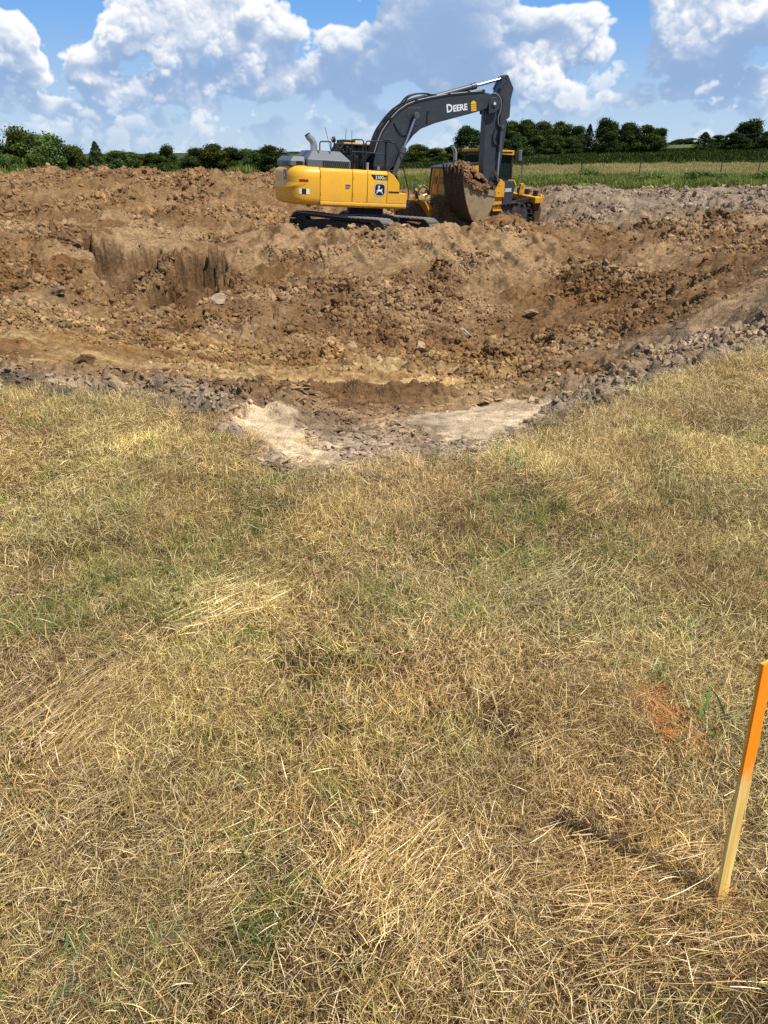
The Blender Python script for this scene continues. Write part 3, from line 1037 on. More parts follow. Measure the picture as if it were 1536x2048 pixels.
def blade_mat(name, paint=None, inst=True, gloss=.045):
    m_ = bpy.data.materials.new(name)
    m_.use_nodes = True
    t_ = m_.node_tree
    t_.nodes.clear()
    a1 = N(t_, 'ShaderNodeAttribute', attribute_name='Col')
    a2 = N(t_, 'ShaderNodeAttribute', attribute_name='icol', attribute_type='INSTANCER')
    c_ = mixc(t_, 1.0, a1.outputs['Color'], a2.outputs['Color'], 'MULTIPLY') if inst else a1.outputs['Color']
    if paint:
        gg = N(t_, 'ShaderNodeNewGeometry')
        dd = N(t_, 'ShaderNodeVectorMath', operation='SUBTRACT')
        t_.links.new(gg.outputs['Position'], dd.inputs[0]); dd.inputs[1].default_value = paint
        mm = N(t_, 'ShaderNodeVectorMath', operation='MULTIPLY'); mm.inputs[1].default_value = (1.0, .62, 0)
        t_.links.new(dd.outputs[0], mm.inputs[0])
        ll = N(t_, 'ShaderNodeVectorMath', operation='LENGTH'); t_.links.new(mm.outputs[0], ll.inputs[0])
        nn = N(t_, 'ShaderNodeTexNoise'); nn.inputs['Scale'].default_value = 22; nn.inputs['Detail'].default_value = 4
        t_.links.new(gg.outputs['Position'], nn.inputs['Vector'])
        f_ = math_(t_, 'ADD', ll.outputs['Value'], math_(t_, 'MULTIPLY', math_(t_, 'SUBTRACT', nn.outputs[0], .5), .36))
        c_ = mixc(t_, smooth(t_, f_, .11, .0, 0, .50), c_, (1.0, .40, .09))
    df = N(t_, 'ShaderNodeBsdfDiffuse'); t_.links.new(c_, df.inputs['Color'])
    tl = N(t_, 'ShaderNodeBsdfTranslucent'); t_.links.new(c_, tl.inputs['Color'])
    gl = N(t_, 'ShaderNodeBsdfGlossy'); gl.inputs['Roughness'].default_value = .42; gl.inputs['Color'].default_value = (1, 1, .95, 1)
    mx = N(t_, 'ShaderNodeMixShader'); mx.inputs[0].default_value = .10
    t_.links.new(df.outputs[0], mx.inputs[1]); t_.links.new(tl.outputs[0], mx.inputs[2])
    mx2 = N(t_, 'ShaderNodeMixShader'); mx2.inputs[0].default_value = gloss
    t_.links.new(mx.outputs[0], mx2.inputs[1]); t_.links.new(gl.outputs[0], mx2.inputs[2])
    ou = N(t_, 'ShaderNodeOutputMaterial'); t_.links.new(mx2.outputs[0], ou.inputs[0])
    return m_


pxo, pyo = hit(1332, 1452)
grass_m = blade_mat('dry_grass', (pxo, pyo, 0))
PA = [blades('thatch', 820, .20, (.018, .065), (-4, 48), (.0007, .0016), [STRAW, PALEST, BROWN, GREYB, OLIVE], [4, 2.2, 4.4, 1.0, .8], z0=.030, bend=.18, seed=40 + i, m_=grass_m) for i in range(6)]
PB = [blades('stubble', 540, .20, (.025, .075), (30, 86), (.0008, .0017), [STRAW, PALEST, BROWN, OLIVE, YEL], [5, 2.6, 2.0, .9, .7], z0=.01, bend=.35, seed=60 + i, clump=22, m_=grass_m) for i in range(6)]
PC = [blades('green_tuft', 170, .16, (.04, .11), (30, 84), (.0013, .0028), [GREEN, OLIVE, YEL, BLUEG, STRAW], [5, 2, 1.6, .8, 1.2], z0=.005, bend=.35, seed=80 + i, clump=7, m_=grass_m) for i in range(6)]
PD = [blades('laid_straw', 330, .17, (.05, .14), (2, 20), (.0008, .0015), [STRAW, PALEST, OLIVE, BROWN], [5, 3.5, 1, .8], aligned=.26, z0=.04, bend=.12, seed=100 + i, m_=grass_m) for i in range(4)]
PE = [blades('stalks', 6, .16, (.10, .20), (8, 70), (.0009, .0016), [BROWN, STRAW, PALEST], [1, 2, 1], z0=.01, bend=.12, seed=120 + i, m_=grass_m) for i in range(4)]
PF = [blades('broad_leaf', 16, .05, (.07, .16), (15, 70), (.005, .009), [BLUEG, GREEN], [2, 1], z0=.004, bend=.3, seed=140 + i, m_=grass_m) for i in range(2)]
PROTO = PA + PB + PC + PD + PE + PF
OA, OB, OC, OD, OE, OF = 0, 6, 12, 18, 22, 26

rng_soil, rng = rng, np.random.default_rng(77)
GPX, GPI, GPR, GPS, GPC = [], [], [], [], []
FIELD = 9.5


def strew(n, off, cnt, test, scale=(.8, 1.25), aligned=None, tint=None, lean=.08):
    x = rng.uniform(-7.0, 7.5, n)
    y = rng.uniform(-.6, FIELD, n)
    # keep what the camera or a camera a step aside could see
    k = (np.abs(x) < y * 1.05 + 1.9)
    x, y = x[k], y[k]
    k = rng.random(len(x)) < test(x, y)
    x, y = x[k], y[k]
    m = len(x)
    GPX.append(np.stack([x, y, terrain(x, y)], 1))
    GPI.append(off + rng.integers(0, cnt, m))
    rz = rng.uniform(-math.pi, math.pi, m) if aligned is None else aligned(x, y) + rng.normal(0, .22, m)
    GPR.append(np.stack([rng.normal(0, lean, m), rng.normal(0, lean, m), rz], 1))
    s_ = rng.uniform(*scale, m)
    GPS.append(np.stack([s_, s_, s_ * rng.uniform(.75, 1.2, m)], 1))
    # slow drifts of tone across the field
    t1 = fbm(x * 1.7, y * 1.7, 201, 3)
    t2 = fbm(x * 3.2, y * 3.2, 205, 3)
    c = np.ones((m, 3)) * ((.50 + 1.0 * t2) * np.exp(rng.normal(0, .20, m)))[:, None]
    dry = sstep(t1, .38, .62)[:, None]
    c = c * (np.array([1.05, .95, .84]) * dry + np.array([1.03, 1.0, .82]) * (1 - dry))
    t3 = sstep(fbm(x * 3.0 + 9, y * 3.0, 207, 3) + .05 * np.exp(-(y - .8) ** 2), .48, .62)[:, None]
    c = c * (1 + (np.array([.86, .70, .58]) - 1) * t3 * .55)
    GPC.append(c if tint is None else c * tint)


def greenness(x, y):
    g1 = fbm(x * .75 + 3, y * .75, 211, 3)
    g2 = fbm(x * 5.0, y * 5.0, 215, 3)
    zone = .72 + .6 * np.exp(-((y - 3.0) / 1.0) ** 2) * np.exp(-((x + .4) / 2.0) ** 2)
    return sstep(g1 * .32 + g2 * .68, .47, .60) * zone


def swath_dir(x, y):
    return .70 + 1.2 * (fbm(x * .5, y * .5, 221, 2) - .5) * 2


SWATH = [(250, 1650, .28), (90, 1760, .25), (360, 1545, .22), (470, 1680, .2), (980, 1800, .25), (1080, 1770, .2), (860, 1790, .2), (1050, 1180, .3), (870, 1010, .25), (130, 1400, .3), (560, 1220, .25), (1250, 1560, .2), (1180, 1000, .3), (300, 950, .3)]
SW = [(*hit(a, b_), w) for a, b_, w in SWATH]


def swath(x, y):
    m = sstep(fbm(x * 1.7, y * 1.7, 231, 3), .64, .72) * .22
    for (sx_, sy_, w) in SW:
        m = np.maximum(m, np.exp(-((x - sx_) ** 2 + (y - sy_) ** 2) / (.36 * w * w)) * .85)
    return m


gmk = lambda x, y: grass_mask(x, y)
thin = lambda x, y: .35 + .65 * sstep(fbm(x * 1.7, y * 1.7, 241, 3), .34, .5)
strew(9000, OA, 6, lambda x, y: gmk(x, y) * (.5 + .5 * thin(x, y)))
strew(6500, OB, 6, lambda x, y: gmk(x, y) * thin(x, y) * (1 - .6 * swath(x, y)))
strew(5200, OC, 6, lambda x, y: gmk(x, y) * greenness(x, y), scale=(.7, 1.2))
strew(4200, OD, 4, lambda x, y: gmk(x, y) * swath(x, y), aligned=swath_dir, scale=(.8, 1.3), lean=.05)
strew(2600, OE, 4, lambda x, y: gmk(x, y) * .5)
strew(700, OF, 2, lambda x, y: gmk(x, y) * sstep(fbm(x * 1.9, y * 1.9, 251, 2), .55, .65), scale=(.5, 1.1))
# taller uncut fringe along the edge of the bare ground, and tufts torn loose on it
strew(4000, OB, 6, lambda x, y: np.exp(-((edge_r(np.arctan2(x, y)) - .25 - np.hypot(x, y)) / .28) ** 2) * .55 * (np.abs(np.arctan2(x, y)) < R(50)), scale=(.9, 1.35))
strew(6000, OA, 6, lambda x, y: np.exp(-((edge_r(np.arctan2(x, y)) + .25 - np.hypot(x, y)) / .55) ** 2) * .17 * (np.abs(np.arctan2(x, y)) < R(50)), scale=(.5, .9))
instancer('mown_grass', np.concatenate(GPX), np.concatenate(GPR), np.concatenate(GPS), np.concatenate(GPI), np.concatenate(GPC), [(m_, None) for m_ in PROTO],
          label='dry mown grass with green patches covering the near field')

# ================================================================== survey stake
bx_, by_ = hit(1438, 1812)
stake = bpy.data.objects.new('survey_stake', None)
link(stake)
stake.location = (bx_, by_, 0)
stake.rotation_euler = (R(-2.0), R(-2.5), R(24))
tag(stake, 'slim wooden survey stake with orange painted top standing in mown grass', 'stake')
w_m, t_, b_ = mat('stake_wood', .9, .08)
tx = N(t_, 'ShaderNodeTexCoord')
mp = N(t_, 'ShaderNodeMapping'); mp.inputs['Scale'].default_value = (55, 55, 2.2)
t_.links.new(tx.outputs['Object'], mp.inputs['Vector'])
wn = N(t_, 'ShaderNodeTexNoise'); wn.inputs['Scale'].default_value = 2.0; wn.inputs['Detail'].default_value = 5; wn.inputs['Distortion'].default_value = .6
t_.links.new(mp.outputs[0], wn.inputs['Vector'])
wood = mixc(t_, smooth(t_, wn.outputs[0], .35, .65), (.72, .45, .11), (.92, .66, .24))
sz2 = N(t_, 'ShaderNodeSeparateXYZ'); t_.links.new(tx.outputs['Object'], sz2.inputs[0])
pn = N(t_, 'ShaderNodeTexNoise'); pn.inputs['Scale'].default_value = 30; t_.links.new(tx.outputs['Object'], pn.inputs['Vector'])
ph_ = math_(t_, 'ADD', sz2.outputs[2], math_(t_, 'MULTIPLY', math_(t_, 'SUBTRACT', pn.outputs[0], .5), .06))
top_ = math_(t_, 'MULTIPLY', smooth(t_, ph_, .37, .45), smooth(t_, sz2.outputs[1], .0046, -.002))
wood = mixc(t_, math_(t_, 'MULTIPLY', top_, smooth(t_, wn.outputs[0], .2, .6, .8, 1.0)), wood, (1.0, .29, .012))
t_.links.new(wood, b_.inputs['Base Color'])
bp = N(t_, 'ShaderNodeBump'); bp.inputs['Strength'].default_value = .3; bp.inputs['Distance'].default_value = .002
t_.links.new(wn.outputs[0], bp.inputs['Height']); t_.links.new(bp.outputs[0], b_.inputs['Normal'])
HS = .705
prof = []
ns = 26
for i in range(ns + 1):
    zz_ = -.05 + (HS + .05) * i / ns
    wob = .0011 * math.sin(zz_ * 41) + .0008 * math.sin(zz_ * 97 + 1) + (.002 if .30 < zz_ < .42 else 0) * math.sin((zz_ - .3) * 26)
    prof.append((zz_, -.0165, .0165 + wob))
V, F = [], []
for (zz_, l_, r_) in prof:
    V += [(l_, -.0048, zz_), (r_, -.0048, zz_), (r_, .0048, zz_), (l_, .0048, zz_)]
for i in range(ns):
    a = i * 4
    for k in range(4):
        F.append((a + k, a + (k + 1) % 4, a + 4 + (k + 1) % 4, a + 4 + k))
F.append((0, 3, 2, 1)); F.append(tuple(ns * 4 + k for k in range(4)))
me = np_mesh('stake_shaft', V, F)
me.materials.append(w_m)
so_ = bpy.data.objects.new('shaft', me)
md = so_.modifiers.new('b', 'BEVEL'); md.width = .0012; md.segments = 2; md.limit_method = 'ANGLE'
link(so_, stake)


# ================================================================== shape helpers for machines
class MB:
    def __init__(s):
        s.v, s.f = [], []

    def add(s, V, F):
        o = len(s.v)
        s.v += [tuple(q) for q in V]
        s.f += [tuple(i + o for i in q) for q in F]
        return s

    def box(s, x0, x1, y0, y1, z0, z1):
        V = [(x, y, z) for x in (x0, x1) for y in (y0, y1) for z in (z0, z1)]
        return s.add(V, [(0, 1, 3, 2), (4, 6, 7, 5), (0, 4, 5, 1), (2, 3, 7, 6), (0, 2, 6, 4), (1, 5, 7, 3)])

    def prism(s, poly, y0, y1, axis='y'):
        """polygon of (x, z) pairs drawn out along y"""
        n = len(poly)
        A = [(p[0], y0, p[1]) for p in poly]
        B = [(p[0], y1, p[1]) for p in poly]
        if axis == 'x':
            A = [(y0, p[0], p[1]) for p in poly]; B = [(y1, p[0], p[1]) for p in poly]
        if axis == 'z':
            A = [(p[0], p[1], y0) for p in poly]; B = [(p[0], p[1], y1) for p in poly]
        F = [tuple(range(n)), tuple(range(2 * n - 1, n - 1, -1))]
        for i in range(n):
            j = (i + 1) % n
            F.append((i, i + n, j + n, j))
        return s.add(A + B, F)

    def cyl(s, p0, p1, r0, r1=None, n=14):
        r1 = r0 if r1 is None else r1
        p0, p1 = Vector(p0), Vector(p1)
        d = (p1 - p0).normalized()
        u = d.orthogonal().normalized()
        w = d.cross(u)
        V = []
        for p, r in ((p0, r0), (p1, r1)):
            for k in range(n):
                a = 2 * math.pi * k / n
                V.append(p + (u * math.cos(a) + w * math.sin(a)) * r)
        F = [tuple(range(n - 1, -1, -1)), tuple(range(n, 2 * n))]
        for k in range(n):
            F.append((k, (k + 1) % n, n + (k + 1) % n, n + k))
        return s.add(V, F)

    def tube(s, pts, r, n=8, closed=False, fillet=0, taper=None):
        pts = [Vector(p) for p in pts]
        if fillet:
            q = [pts[0]]
            for a, b_, c in zip(pts, pts[1:], pts[2:]):
                d0 = min(fillet, (b_ - a).length * .45); d1 = min(fillet, (c - b_).length * .45)
                s0 = b_ + (a - b_).normalized() * d0; s1 = b_ + (c - b_).normalized() * d1
                for t in (0, .25, .5, .75, 1):
                    q.append(s0 * (1 - t) ** 2 + b_ * 2 * t * (1 - t) + s1 * t * t)
            q.append(pts[-1])
            pts = q
        m = len(pts)
        V = []
        up = None
        for i in range(m):
            d = (pts[min(i + 1, m - 1)] - pts[max(i - 1, 0)])
            if d.length < 1e-9:
                d = Vector((0, 0, 1))
            d.normalize()
            if up is None:
                up = d.orthogonal().normalized()
            up = (up - d * up.dot(d)).normalized()
            w = d.cross(up)
            rr = r if taper is None else taper[min(i, len(taper) - 1)]
            for k in range(n):
                a = 2 * math.pi * k / n
                V.append(pts[i] + (up * math.cos(a) + w * math.sin(a)) * rr)
        F = []
        for i in range(m - 1):
            for k in range(n):
                F.append((i * n + k, i * n + (k + 1) % n, (i + 1) * n + (k + 1) % n, (i + 1) * n + k))
        F.append(tuple(range(n - 1, -1, -1))); F.append(tuple((m - 1) * n + k for k in range(n)))
        return s.add(V, F)

    def sheet(s, rows):
        """grid of points, rows of equal length"""
        n = len(rows[0])
        V = [p for r_ in rows for p in r_]
        F = [(i * n + k, i * n + k + 1, (i + 1) * n + k + 1, (i + 1) * n + k) for i in range(len(rows) - 1) for k in range(n - 1)]
        return s.add(V, F)

    def rot(s, ang, centre=(0, 0), start=0):
        c, sn = math.cos(ang), math.sin(ang)
        for i in range(start, len(s.v)):
            x, y, z = s.v[i]
            x -= centre[0]; y -= centre[1]
            s.v[i] = (x * c - y * sn + centre[0], x * sn + y * c + centre[1], z)
        return s

    def build(s, name, m_, parent, bevel=0, seg=2, smooth_=None, label=None):
        me = bpy.data.meshes.new(name)
        me.from_pydata(s.v, [], s.f)
        bm = bmesh.new(); bm.from_mesh(me)
        bmesh.ops.recalc_face_normals(bm, faces=bm.faces)
        bm.to_mesh(me); bm.free()
        me.materials.append(m_)
        o = bpy.data.objects.new(name, me)
        link(o, parent)
        if smooth_:
            me.polygons.foreach_set('use_smooth', np.ones(len(me.polygons), bool))
            me.set_sharp_from_angle(angle=R(smooth_))
        if bevel:
            md = o.modifiers.new('edges', 'BEVEL'); md.width = bevel; md.segments = seg; md.limit_method = 'ANGLE'; md.angle_limit = R(32)
            md.harden_normals = False
        if label:
            o['label'] = label
        return o


def paint_mat(name, c, rough=.35, spec=.5, dirt=.25, dirtc=(.22, .14, .075), coat=0, metal=0, scale=3.0, low=None):
    """painted metal with dust, heavier low down and in blotches"""
    m_, t_, b_ = mat(name, rough, spec)
    tx_ = N(t_, 'ShaderNodeTexCoord')
    q = N(t_, 'ShaderNodeTexNoise'); q.inputs['Scale'].default_value = scale; q.inputs['Detail'].default_value = 7; q.inputs['Roughness'].default_value = .7
    t_.links.new(tx_.outputs['Object'], q.inputs['Vector'])
    f = smooth(t_, q.outputs[0], .46, .74, 0, dirt)
    if low:
        zz__ = N(t_, 'ShaderNodeSeparateXYZ'); t_.links.new(tx_.outputs['Object'], zz__.inputs[0])
        f = math_(t_, 'MAXIMUM', f, math_(t_, 'MULTIPLY', smooth(t_, q.outputs[0], .35, .6), smooth(t_, zz__.outputs[2], low[1], low[0], 0, low[2])))
    t_.links.new(mixc(t_, f, c, dirtc), b_.inputs['Base Color'])
    t_.links.new(math_(t_, 'ADD', math_(t_, 'MULTIPLY', f, .6), rough, clamp=True), b_.inputs['Roughness'])
    b_.inputs['Metallic'].default_value = metal
    if coat:
        b_.inputs['Coat Weight'].default_value = coat
        b_.inputs['Coat Roughness'].default_value = .12
    return m_


YEL_M = paint_mat('yellow_paint', (.83, .42, .020), .45, .4, .34, (.44, .27, .12), coat=.06, low=(.95, 1.55, .45))
DKG_M = paint_mat('dark_grey_paint', (.034, .043, .050), .42, .45, .16, (.16, .12, .08))
HOOD_M = paint_mat('hood_grey', (.115, .125, .135), .5, .4, .15)
BLK_M = paint_mat('black_plastic', (.014, .014, .015), .5, .4, .14)
TRK_M = paint_mat('track_steel', (.030, .027, .025), .62, .4, .6, (.15, .10, .06), scale=5)
SHOE_M = paint_mat('track_shoe_steel', (.30, .27, .24), .42, .5, .65, (.22, .155, .095), metal=.3, scale=6)
CHR_M = paint_mat('chrome_rod', (.55, .56, .58), .36, .5, .03, metal=1.0)
BARREL_M = paint_mat('cylinder_barrel', (.075, .085, .09), .4, .5, .15)
STEEL_M = paint_mat('worn_bucket_steel', (.33, .24, .13), .7, .3, .9, (.15, .09, .04), metal=.1, scale=3.2)
MUD_SHADE_M = paint_mat('muddy_shaded_steel', (.105, .062, .030), .85, .2, .7, (.065, .037, .018), scale=4)  # mud tone deepened to carry the shade on the bucket floor
WHT_M = paint_mat('white_decal', (.80, .80, .78), .5, .4, .04)
BLKD_M = paint_mat('black_decal', (.012, .012, .012), .4, .4, .04)
YELD_M = paint_mat('yellow_decal', (.85, .48, .02), .4, .4, .04)
RED_M = paint_mat('red_reflector', (.30, .015, .012), .3, .5, .05)
GREYD_M = paint_mat('grey_decal', (.30, .28, .25), .5, .4, .1)
ALU_M = paint_mat('aluminised_pipe', (.55, .53, .50), .32, .5, .2, (.30, .2, .13), metal=.85)
gls_m, t_, b_ = mat('tinted_glass', .04, .5)
b_.inputs['Base Color'].default_value = (.035, .060, .058, 1)
b_.inputs['Transmission Weight'].default_value = .75
b_.inputs['IOR'].default_value = 1.2

# bucket and heap soil
DIRT_M, t_, b_ = mat('bucket_soil', .95, .1)
gg = N(t_, 'ShaderNodeTexCoord')
q = N(t_, 'ShaderNodeTexNoise'); q.inputs['Scale'].default_value = 6; q.inputs['Detail'].default_value = 8; q.inputs['Roughness'].default_value = .7
t_.links.new(gg.outputs['Object'], q.inputs['Vector'])
t_.links.new(mixc(t_, smooth(t_, q.outputs[0], .35, .65), (.15, .075, .034), (.34, .20, .095)), b_.inputs['Base Color'])
bp = N(t_, 'ShaderNodeBump'); bp.inputs['Strength'].default_value = 1; bp.inputs['Distance'].default_value = .08
t_.links.new(q.outputs[0], bp.inputs['Height']); t_.links.new(bp.outputs[0], b_.inputs['Normal'])


def text_mesh(body, size, name, m_, parent, M, bold=.02, depth=.004, xscale=1.0):
    """flat raised lettering; M places the text plane (x right, y up, z out) in the parent's space"""
    cu = bpy.data.curves.new(name, 'FONT')
    cu.body = body; cu.size = size; cu.extrude = depth; cu.offset = bold * size
    cu.resolution_u = 3
    to = bpy.data.objects.new(name, cu)
    col.objects.link(to)
    dg = bpy.context.evaluated_depsgraph_get()
    me = bpy.data.meshes.new_from_object(to.evaluated_get(dg))
    bpy.data.objects.remove(to)
    xs = [v.co.x for v in me.vertices]
    for v in me.vertices:
        v.co = M @ Vector((v.co.x * xscale, v.co.y, v.co.z))
    me.materials.clear(); me.materials.append(m_)
    o = bpy.data.objects.new(name, me)
    return link(o, parent)


def plane_M(origin, xdir, ydir):
    x = Vector(xdir).normalized()
    y = Vector(ydir); y = (y - x * y.dot(x)).normalized()
    z = x.cross(y)
    m_ = Matrix((x, y, z)).transposed().to_4x4()
    m_.translation = Vector(origin)
    return m_


DEER = [(.02, .02), (.16, .10), (.30, .26), (.44, .30), (.56, .30), (.68, .22), (.84, .06), (.97, .0), (.86, .16), (.76, .36), (.80, .46), (.82, .60), (.76, .66), (.74, .54), (.66, .50),
        (.46, .52), (.40, .60), (.42, .74), (.52, .80), (.50, .86), (.42, .86), (.44, .96), (.36, .90), (.30, .97), (.30, .86), (.20, .78), (.22, .74), (.30, .72), (.26, .58), (.26, .46), (.12, .44), (.0, .30), (.06, .26), (.10, .36), (.22, .38), (.18, .28), (.06, .14)]


def leaping_badge(parent, M, w, h, name='emblem'):
    """shield with a leaping animal: dark field, pale rim"""
    def rr(w_, h_, rad, n=6):
        P = []
        for cx, cy, a0 in ((w_ / 2 - rad, h_ / 2 - rad, 0), (-w_ / 2 + rad, h_ / 2 - rad, 90), (-w_ / 2 + rad, -h_ / 2 + rad, 180), (w_ / 2 - rad, -h_ / 2 + rad, 270)):
            for k in range(n + 1):
                a = R(a0 + 90 * k / n)
                P.append((cx + rad * math.cos(a), cy + rad * math.sin(a)))
        return P
    objs = []
    for nm, k, dz, m_ in (('emblem_edge', 1.10, .002, BLKD_M), ('emblem_rim', 1.04, .004, WHT_M), ('emblem_field', .93, .006, BLKD_M)):
        b = MB().prism(rr(w * k, h * k, min(w, h) * .28 * k), 0, dz, 'z')
        b.v = [tuple(M @ Vector(v)) for v in b.v]
        objs.append(b)
    root = objs[0].build(name, BLKD_M, parent)
    r2_ = objs[1].build('emblem_rim', WHT_M, parent)
    objs[2].build('emblem_field', BLKD_M, parent)
    d = MB().prism([((x - .5) * w * .72, (y - .48) * h * .74) for x, y in DEER], .004, .009, 'z')
    d.v = [tuple(M @ Vector(v)) for v in d.v]
    d.build('emblem_figure', WHT_M, parent)
    return root


# ================================================================== excavator
EXO = Vector((-0.6936, 27.5, -0.92))
exc = bpy.data.objects.new('excavator', None)
link(exc)
ya, pi_ = R(20), R(3)
fw = Vector((math.cos(ya) * math.cos(pi_), math.sin(ya) * math.cos(pi_), -math.sin(pi_)))
lf = Vector((-math.sin(ya), math.cos(ya), 0))
upv = fw.cross(lf)
Mx = Matrix((fw, lf, upv)).transposed().to_4x4()
Mx.translation = EXO
exc.matrix_world = Mx
tag(exc, 'yellow tracked excavator with dark boom lifting a soil filled bucket on the bank', 'excavator')

# ---- counterweight: rounded tail, swept over the height with a bulge
def cw_outline(k=1.0, shrink=0.0):
    P = []
    for t in np.linspace(-1, 1, 29):
        a = t * R(90)
        # superellipse tail between the right and left sides
        ex = 3.6
        c, s_ = math.cos(a), math.sin(a)
        x = -2.0 - (1.0 - shrink) * (abs(c) ** (2 / ex))
        y = (1.35 - shrink) * math.copysign(abs(s_) ** (2 / ex), s_)
        P.append((x, y))
    return P


rows = []
for z, sh in ((.99, .16), (1.03, .06), (1.09, .02), (1.22, 0), (1.5, 0), (1.78, 0), (1.92, .012), (2.02, .06), (2.09, .15), (2.12, .24)):
    rows.append([(x, y, z) for x, y in cw_outline(1, sh)])
cwm = MB().sheet(rows)
nrow = len(rows[0])
cwm.f.append(tuple(range(nrow)))
cwm.f.append(tuple(range((len(rows) - 1) * nrow, len(rows) * nrow)))
cwm.f.append(tuple([i * nrow for i in range(len(rows))] + [i * nrow + nrow - 1 for i in range(len(rows) - 1, -1, -1)]))
cw = cwm.build('counterweight', YEL_M, exc, smooth_=40)
# moulded smile groove across the tail: a proud lower lip and a shaded recess
gr = []
lip = MB()
cwo = cw_outline()
n_o = len(cwo)
for zt, zb, off in ((1.0, 0, .0),):
    top, bot = [], []
    for i in range(2, n_o - 2):
        x, y = cwo[i]
        t = (i - n_o / 2) / (n_o / 2 - 2)
        d = 1 - min(1, abs(t) * 1.02) ** 2
        nx, ny = (x + 2.0), y * .6
        l_ = math.hypot(nx, ny) or 1
        nx, ny = nx / l_, ny / l_
        top.append(((x + nx * .004), (y + ny * .004), 1.64))
        bot.append(((x + nx * .045 * d), (y + ny * .045 * d), 1.63 - .17 * d))
        gr.append(((x + nx * .006), (y + ny * .006), 1.60 - .26 * d))
    lip.sheet([top, bot, gr])
lip.build('tail_moulding', YEL_M, cw, smooth_=20)
# tail emblem, reflector, warning label
tl = cw_outline()


def tail_frame(f, z):
    """point and outward frame on the tail outline; f runs 0 (right) to 1 (left)"""
    i = f * (len(tl) - 1)
    k = int(i); k = min(k, len(tl) - 2)
    a, b_ = Vector((*tl[k], z)), Vector((*tl[k + 1], z))
    p = a.lerp(b_, i - k)
    d = (b_ - a).normalized()
    return plane_M(p, -d if False else (-d), (0, 0, 1)) if False else plane_M(p + Vector((d.y, -d.x, 0)) * 0, -d, (0, 0, 1)), d


M_, d_ = tail_frame(.40, 1.84)
if M_.to_3x3().col[2].x > 0:
    M_ = plane_M(M_.translation, d_, (0, 0, 1))
leaping_badge(cw, M_, .26, .30, 'tail_emblem')
for nm, f0, f1, z0, z1, m_ in (('reflector', .055, .150, 1.665, 1.735, RED_M), ('warning_label', .045, .072, 1.31, 1.46, WHT_M), ('warning_label', .073, .118, 1.31, 1.46, BLKD_M), ('warning_label', .119, .155, 1.31, 1.46, WHT_M)):
    top, bot = [], []
    for f in np.linspace(f0, f1, 7):
        mm_, dd_ = tail_frame(float(f), z0)
        nr_ = Vector((-dd_.y, dd_.x, 0))
        if nr_.dot(mm_.translation - Vector((-1.8, 0, z0))) < 0:
            nr_ = -nr_
        p = mm_.translation + nr_ * .006
        bot.append(tuple(p)); top.append((p.x, p.y, z1))
    MB().sheet([bot, top]).build(nm, m_, cw)
MB().tube([(-2.62, -.55, 2.08), (-2.62, -.55, 2.20), (-2.50, -.55, 2.24), (-2.32, -.55, 2.20), (-2.32, -.55, 2.08)], .022, fillet=.05).build('lifting_eye', BLK_M, cw, smooth_=50)

# ---- upper deck: revolving frame and right side housings
MB().box(-1.98, 1.15, -1.22, 1.25, 1.0, 1.18).build('revolving_frame', BLK_M, exc, .01)


def side_panel(name, x0, x1, label=None, zt0=None, zt1=None):
    # side face, then a chamfer up to the deck
    P = [(-1.35, 1.125), (-1.35, 1.95), (-1.325, 2.03), (-1.26, 2.085), (-1.0, 2.10), (-1.0, 1.125)]
    b_ = MB()
    n = len(P)
    V = [(x0, y, z) for y, z in P] + [(x1, y, z) for y, z in P]
    F = [tuple(range(n)), tuple(range(2 * n - 1, n - 1, -1))] + [(i, i + n, (i + 1) % n + n, (i + 1) % n) for i in range(n)]
    return b_.add(V, F).build(name, YEL_M, exc, .012, 2, 45)


d1 = side_panel('engine_door', -1.985, -.925)
d2 = side_panel('pump_door', -.910, -.415)
d3 = side_panel('tank_housing', -.400, .275)
for d_, xs in ((d1, (-1.08,)), (d2, ())):
    for x in xs:
        MB().box(x - .07, x + .07, -1.366, -1.345, 1.53, 1.66).build('latch', GREYD_M, d_, .012)
for zz_ in (1.35, 1.85):
    for x, d_ in ((-.88, d2), (-1.96, d1)):
        MB().cyl((x, -1.352, zz_ - .05), (x, -1.352, zz_ + .05), .010, n=8).build('hinge', YEL_M, d_)
# sloping front of the tank housing and the step box
MB().prism([(.285, 1.125), (.285, 2.085), (.34, 2.07), (.50, 1.97), (.66, 1.80), (.705, 1.72), (.71, 1.46), (.95, 1.455), (.98, 1.40), (.98, 1.125)], -1.35, -.72).build('tank_nose', YEL_M, exc, .018, 2)
MB().box(.33, .70, -1.362, -1.30, 1.455, 1.50).build('grab_recess', BLK_M, exc, .006)
MB().box(-.24, .28, -1.18, -.84, 2.10, 2.115).build('anti_slip_plate', BLK_M, exc)
# lower sill
sl_ = MB()
P = [(-1.36, 1.0), (-1.375, 1.03), (-1.375, 1.105), (-1.35, 1.118), (-1.1, 1.118), (-1.1, .975), (-1.28, .965)]
n = len(P)
V = [(-1.985, y, z) for y, z in P] + [(.97, y, z) for y, z in P]
sl_.add(V, [tuple(range(n)), tuple(range(2 * n - 1, n - 1, -1))] + [(i, i + n, (i + 1) % n + n, (i + 1) % n) for i in range(n)])
sl_.build('side_sill', YEL_M, exc, .012)
# left side of the machine: fuel and battery boxes under the cab, cooler side
MB().prism([(-1.985, 1.02), (-1.985, 2.08), (-.9, 2.08), (-.9, 1.02)], .75, 1.33).build('cooler_door', YEL_M, exc, .015)
MB().box(-.88, 1.3, .35, 1.33, 1.02, 1.2).build('cab_sill', YEL_M, exc, .015)

